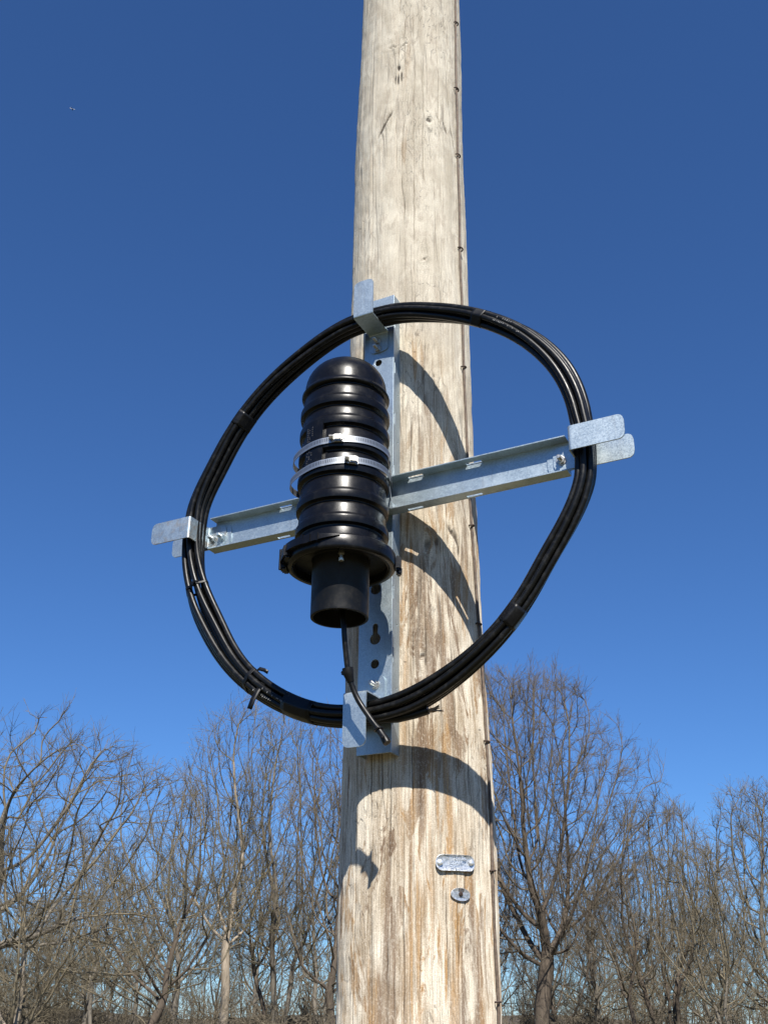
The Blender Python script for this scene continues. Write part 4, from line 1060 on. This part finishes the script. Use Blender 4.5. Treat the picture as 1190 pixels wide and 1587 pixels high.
# understory shrubs: five shapes, copied one by one
def shrubs():
    rs = np.random.RandomState(77); protos = []
    for k in range(5):
        st = 9; H = 2.1
        p0 = np.zeros((st, 3)); p0[:, :2] = rs.normal(0, .55, (st, 2)); d0 = np.array([0, 0, 1.]) + rs.normal(0, .35, (st, 3)); L = rs.uniform(.6, 1.05, st) * H; r0 = rs.uniform(.022, .042, st)
        a = grow(p0, d0, L, 7, .13, .04, rs)
        p, d, L1, r1 = spawn(a, L, r0, r0 * .3, 8, .12, .7, .25, .50, .6, rs, .010); b = grow(p, d, L1, 3, .2, .03, rs)
        p, d, L2, r2 = spawn(b, L1, r1, r1 * .4, 5, .1, .75, .25, .55, .6, rs, .009); c = grow(p, d, L2, 2, .24, .02, rs)
        p, d, L3, r3 = spawn(c, L2, r2, r2 * .5, 2, .1, .75, .25, .60, .7, rs, .008); L3 = np.clip(L3, .12, .5); e = grow(p, d, L3, 1, .25, .02, rs)
        v, q = tubes([(a, r0, r0 * .3, 5), (b, r1, r1 * .4, 3), (c, r2, r2 * .6, 3), (e, r3, r3 * .5, 3)])
        me = fast_mesh('bare_shrub', v, q); me.materials.append(M['brush']); me.shade_smooth(); protos.append(me)
    spots = []
    for i in range(60):
        y = rs.uniform(34, 66); x = rs.uniform(-.36, .36) * (y + 2)
        if -.055 < x / (y + 2) < .105 and -.04 < x / (y + 2) < .09: continue
        spots.append((x, y, rs.uniform(.40, 1.1) * (1.0 + .012 * (y - 30))))
    for i, (x, y, s) in enumerate(spots):
        o = link(bpy.data.objects.new('bare_shrub', protos[i % 5])); o.location = (x, y, -.05); o.rotation_euler.z = rs.rand() * 6.28; o.scale = (s * 1.25, s * 1.25, s)
        tag(o, 'low brown leafless shrub of the undergrowth below the bare trees', 'shrub', 'undergrowth shrubs at the foot of the wood')
shrubs()

def far_wood():
    rs = np.random.RandomState(91); N = 620
    p = np.zeros((N, 3)); p[:, 1] = rs.uniform(78, 215, N); p[:, 0] = rs.uniform(-.42, .42, N) * p[:, 1]; p[:, 2] = -.3
    p[:, 2] += np.clip((p[:, 1] - 170) / 60, 0, 1) * 2.5
    H = rs.uniform(3.5, 8.0, N)
    a = grow(p, np.tile([0, 0, 1.], (N, 1)) + rs.normal(0, .12, (N, 3)), H, 5, .07, .02, rs); r0 = rs.uniform(.05, .11, N)
    q, d, L, r1 = spawn(a, H, r0, r0 * .2, 9, .15, .7, .2, .42, .5, rs, .02); b = grow(q, d, L, 3, .2, .08, rs)
    q, d, L2, r2 = spawn(b, L, r1, r1 * .4, 6, .15, .7, .2, .55, .5, rs, .013); c = grow(q, d, L2, 2, .2, .06, rs)
    v, f = tubes([(a, r0, r0 * .2, 4), (b, r1, r1 * .4, 3), (c, r2, r2 * .6, 3)])
    me = fast_mesh('far_wood', v, f); me.materials.append(M['brush']); me.shade_smooth()
    tag(link(bpy.data.objects.new('far_wood', me)), 'distant mass of brown leafless brush along the horizon', 'wood', kind='stuff')
far_wood()

def aeroplane():
    fwd = Vector((.965, .05, -.26)).normalized(); pos = Vector((-2384.1, 5988.4, 6281.0))
    side = Vector((0, 1, 0)).cross(fwd).cross(fwd).normalized() * -1; upv = side.cross(fwd) * -1
    m = Matrix((fwd, side, fwd.cross(side))).transposed().to_4x4(); m.translation = pos
    root = empty('aeroplane', m); tag(root, 'tiny pale aeroplane high in the blue sky at upper left', 'aeroplane')
    pr = [(0, 23), (1.2, 21.5), (2.0, 18), (2.2, 10), (2.2, -10), (1.6, -17), (.4, -23), (0, -23.2)]
    V, Fc = lathe(pr, 14); mesh_obj('fuselage', [(z, x, y) for x, y, z in V], Fc, M['trail'], root)
    def wing(nm, pts, th):
        V = [(x, y, z + t) for t in (-th, th) for x, y, z in pts]; n = len(pts)
        mesh_obj(nm, V, [tuple(range(n))[::-1], tuple(range(n, 2 * n))] + [(i, (i + 1) % n, n + (i + 1) % n, n + i) for i in range(n)], M['trail'], root, smooth=False)
    for sg in (-1, 1):
        wing('wing', [(5, sg * 1.5, -.8), (-3, sg * 1.5, -.8), (-9, sg * 20, .6), (-7, sg * 20, .6)], .35)
        wing('tailplane', [(-17, sg * 1, .6), (-21, sg * 1, .6), (-23, sg * 7, .9), (-21.5, sg * 7, .9)], .2)
    V = [(-15, 0, 1), (-22, 0, 1), (-24, 0, 8), (-21.5, 0, 8)]
    V = [(x, y + t, z) for t in (-.25, .25) for x, y, z in V]
    mesh_obj('fin', V, [(3, 2, 1, 0), (4, 5, 6, 7)] + [(i, (i + 1) % 4, 4 + (i + 1) % 4, 4 + i) for i in range(4)], M['trail'], root, smooth=False)
aeroplane()
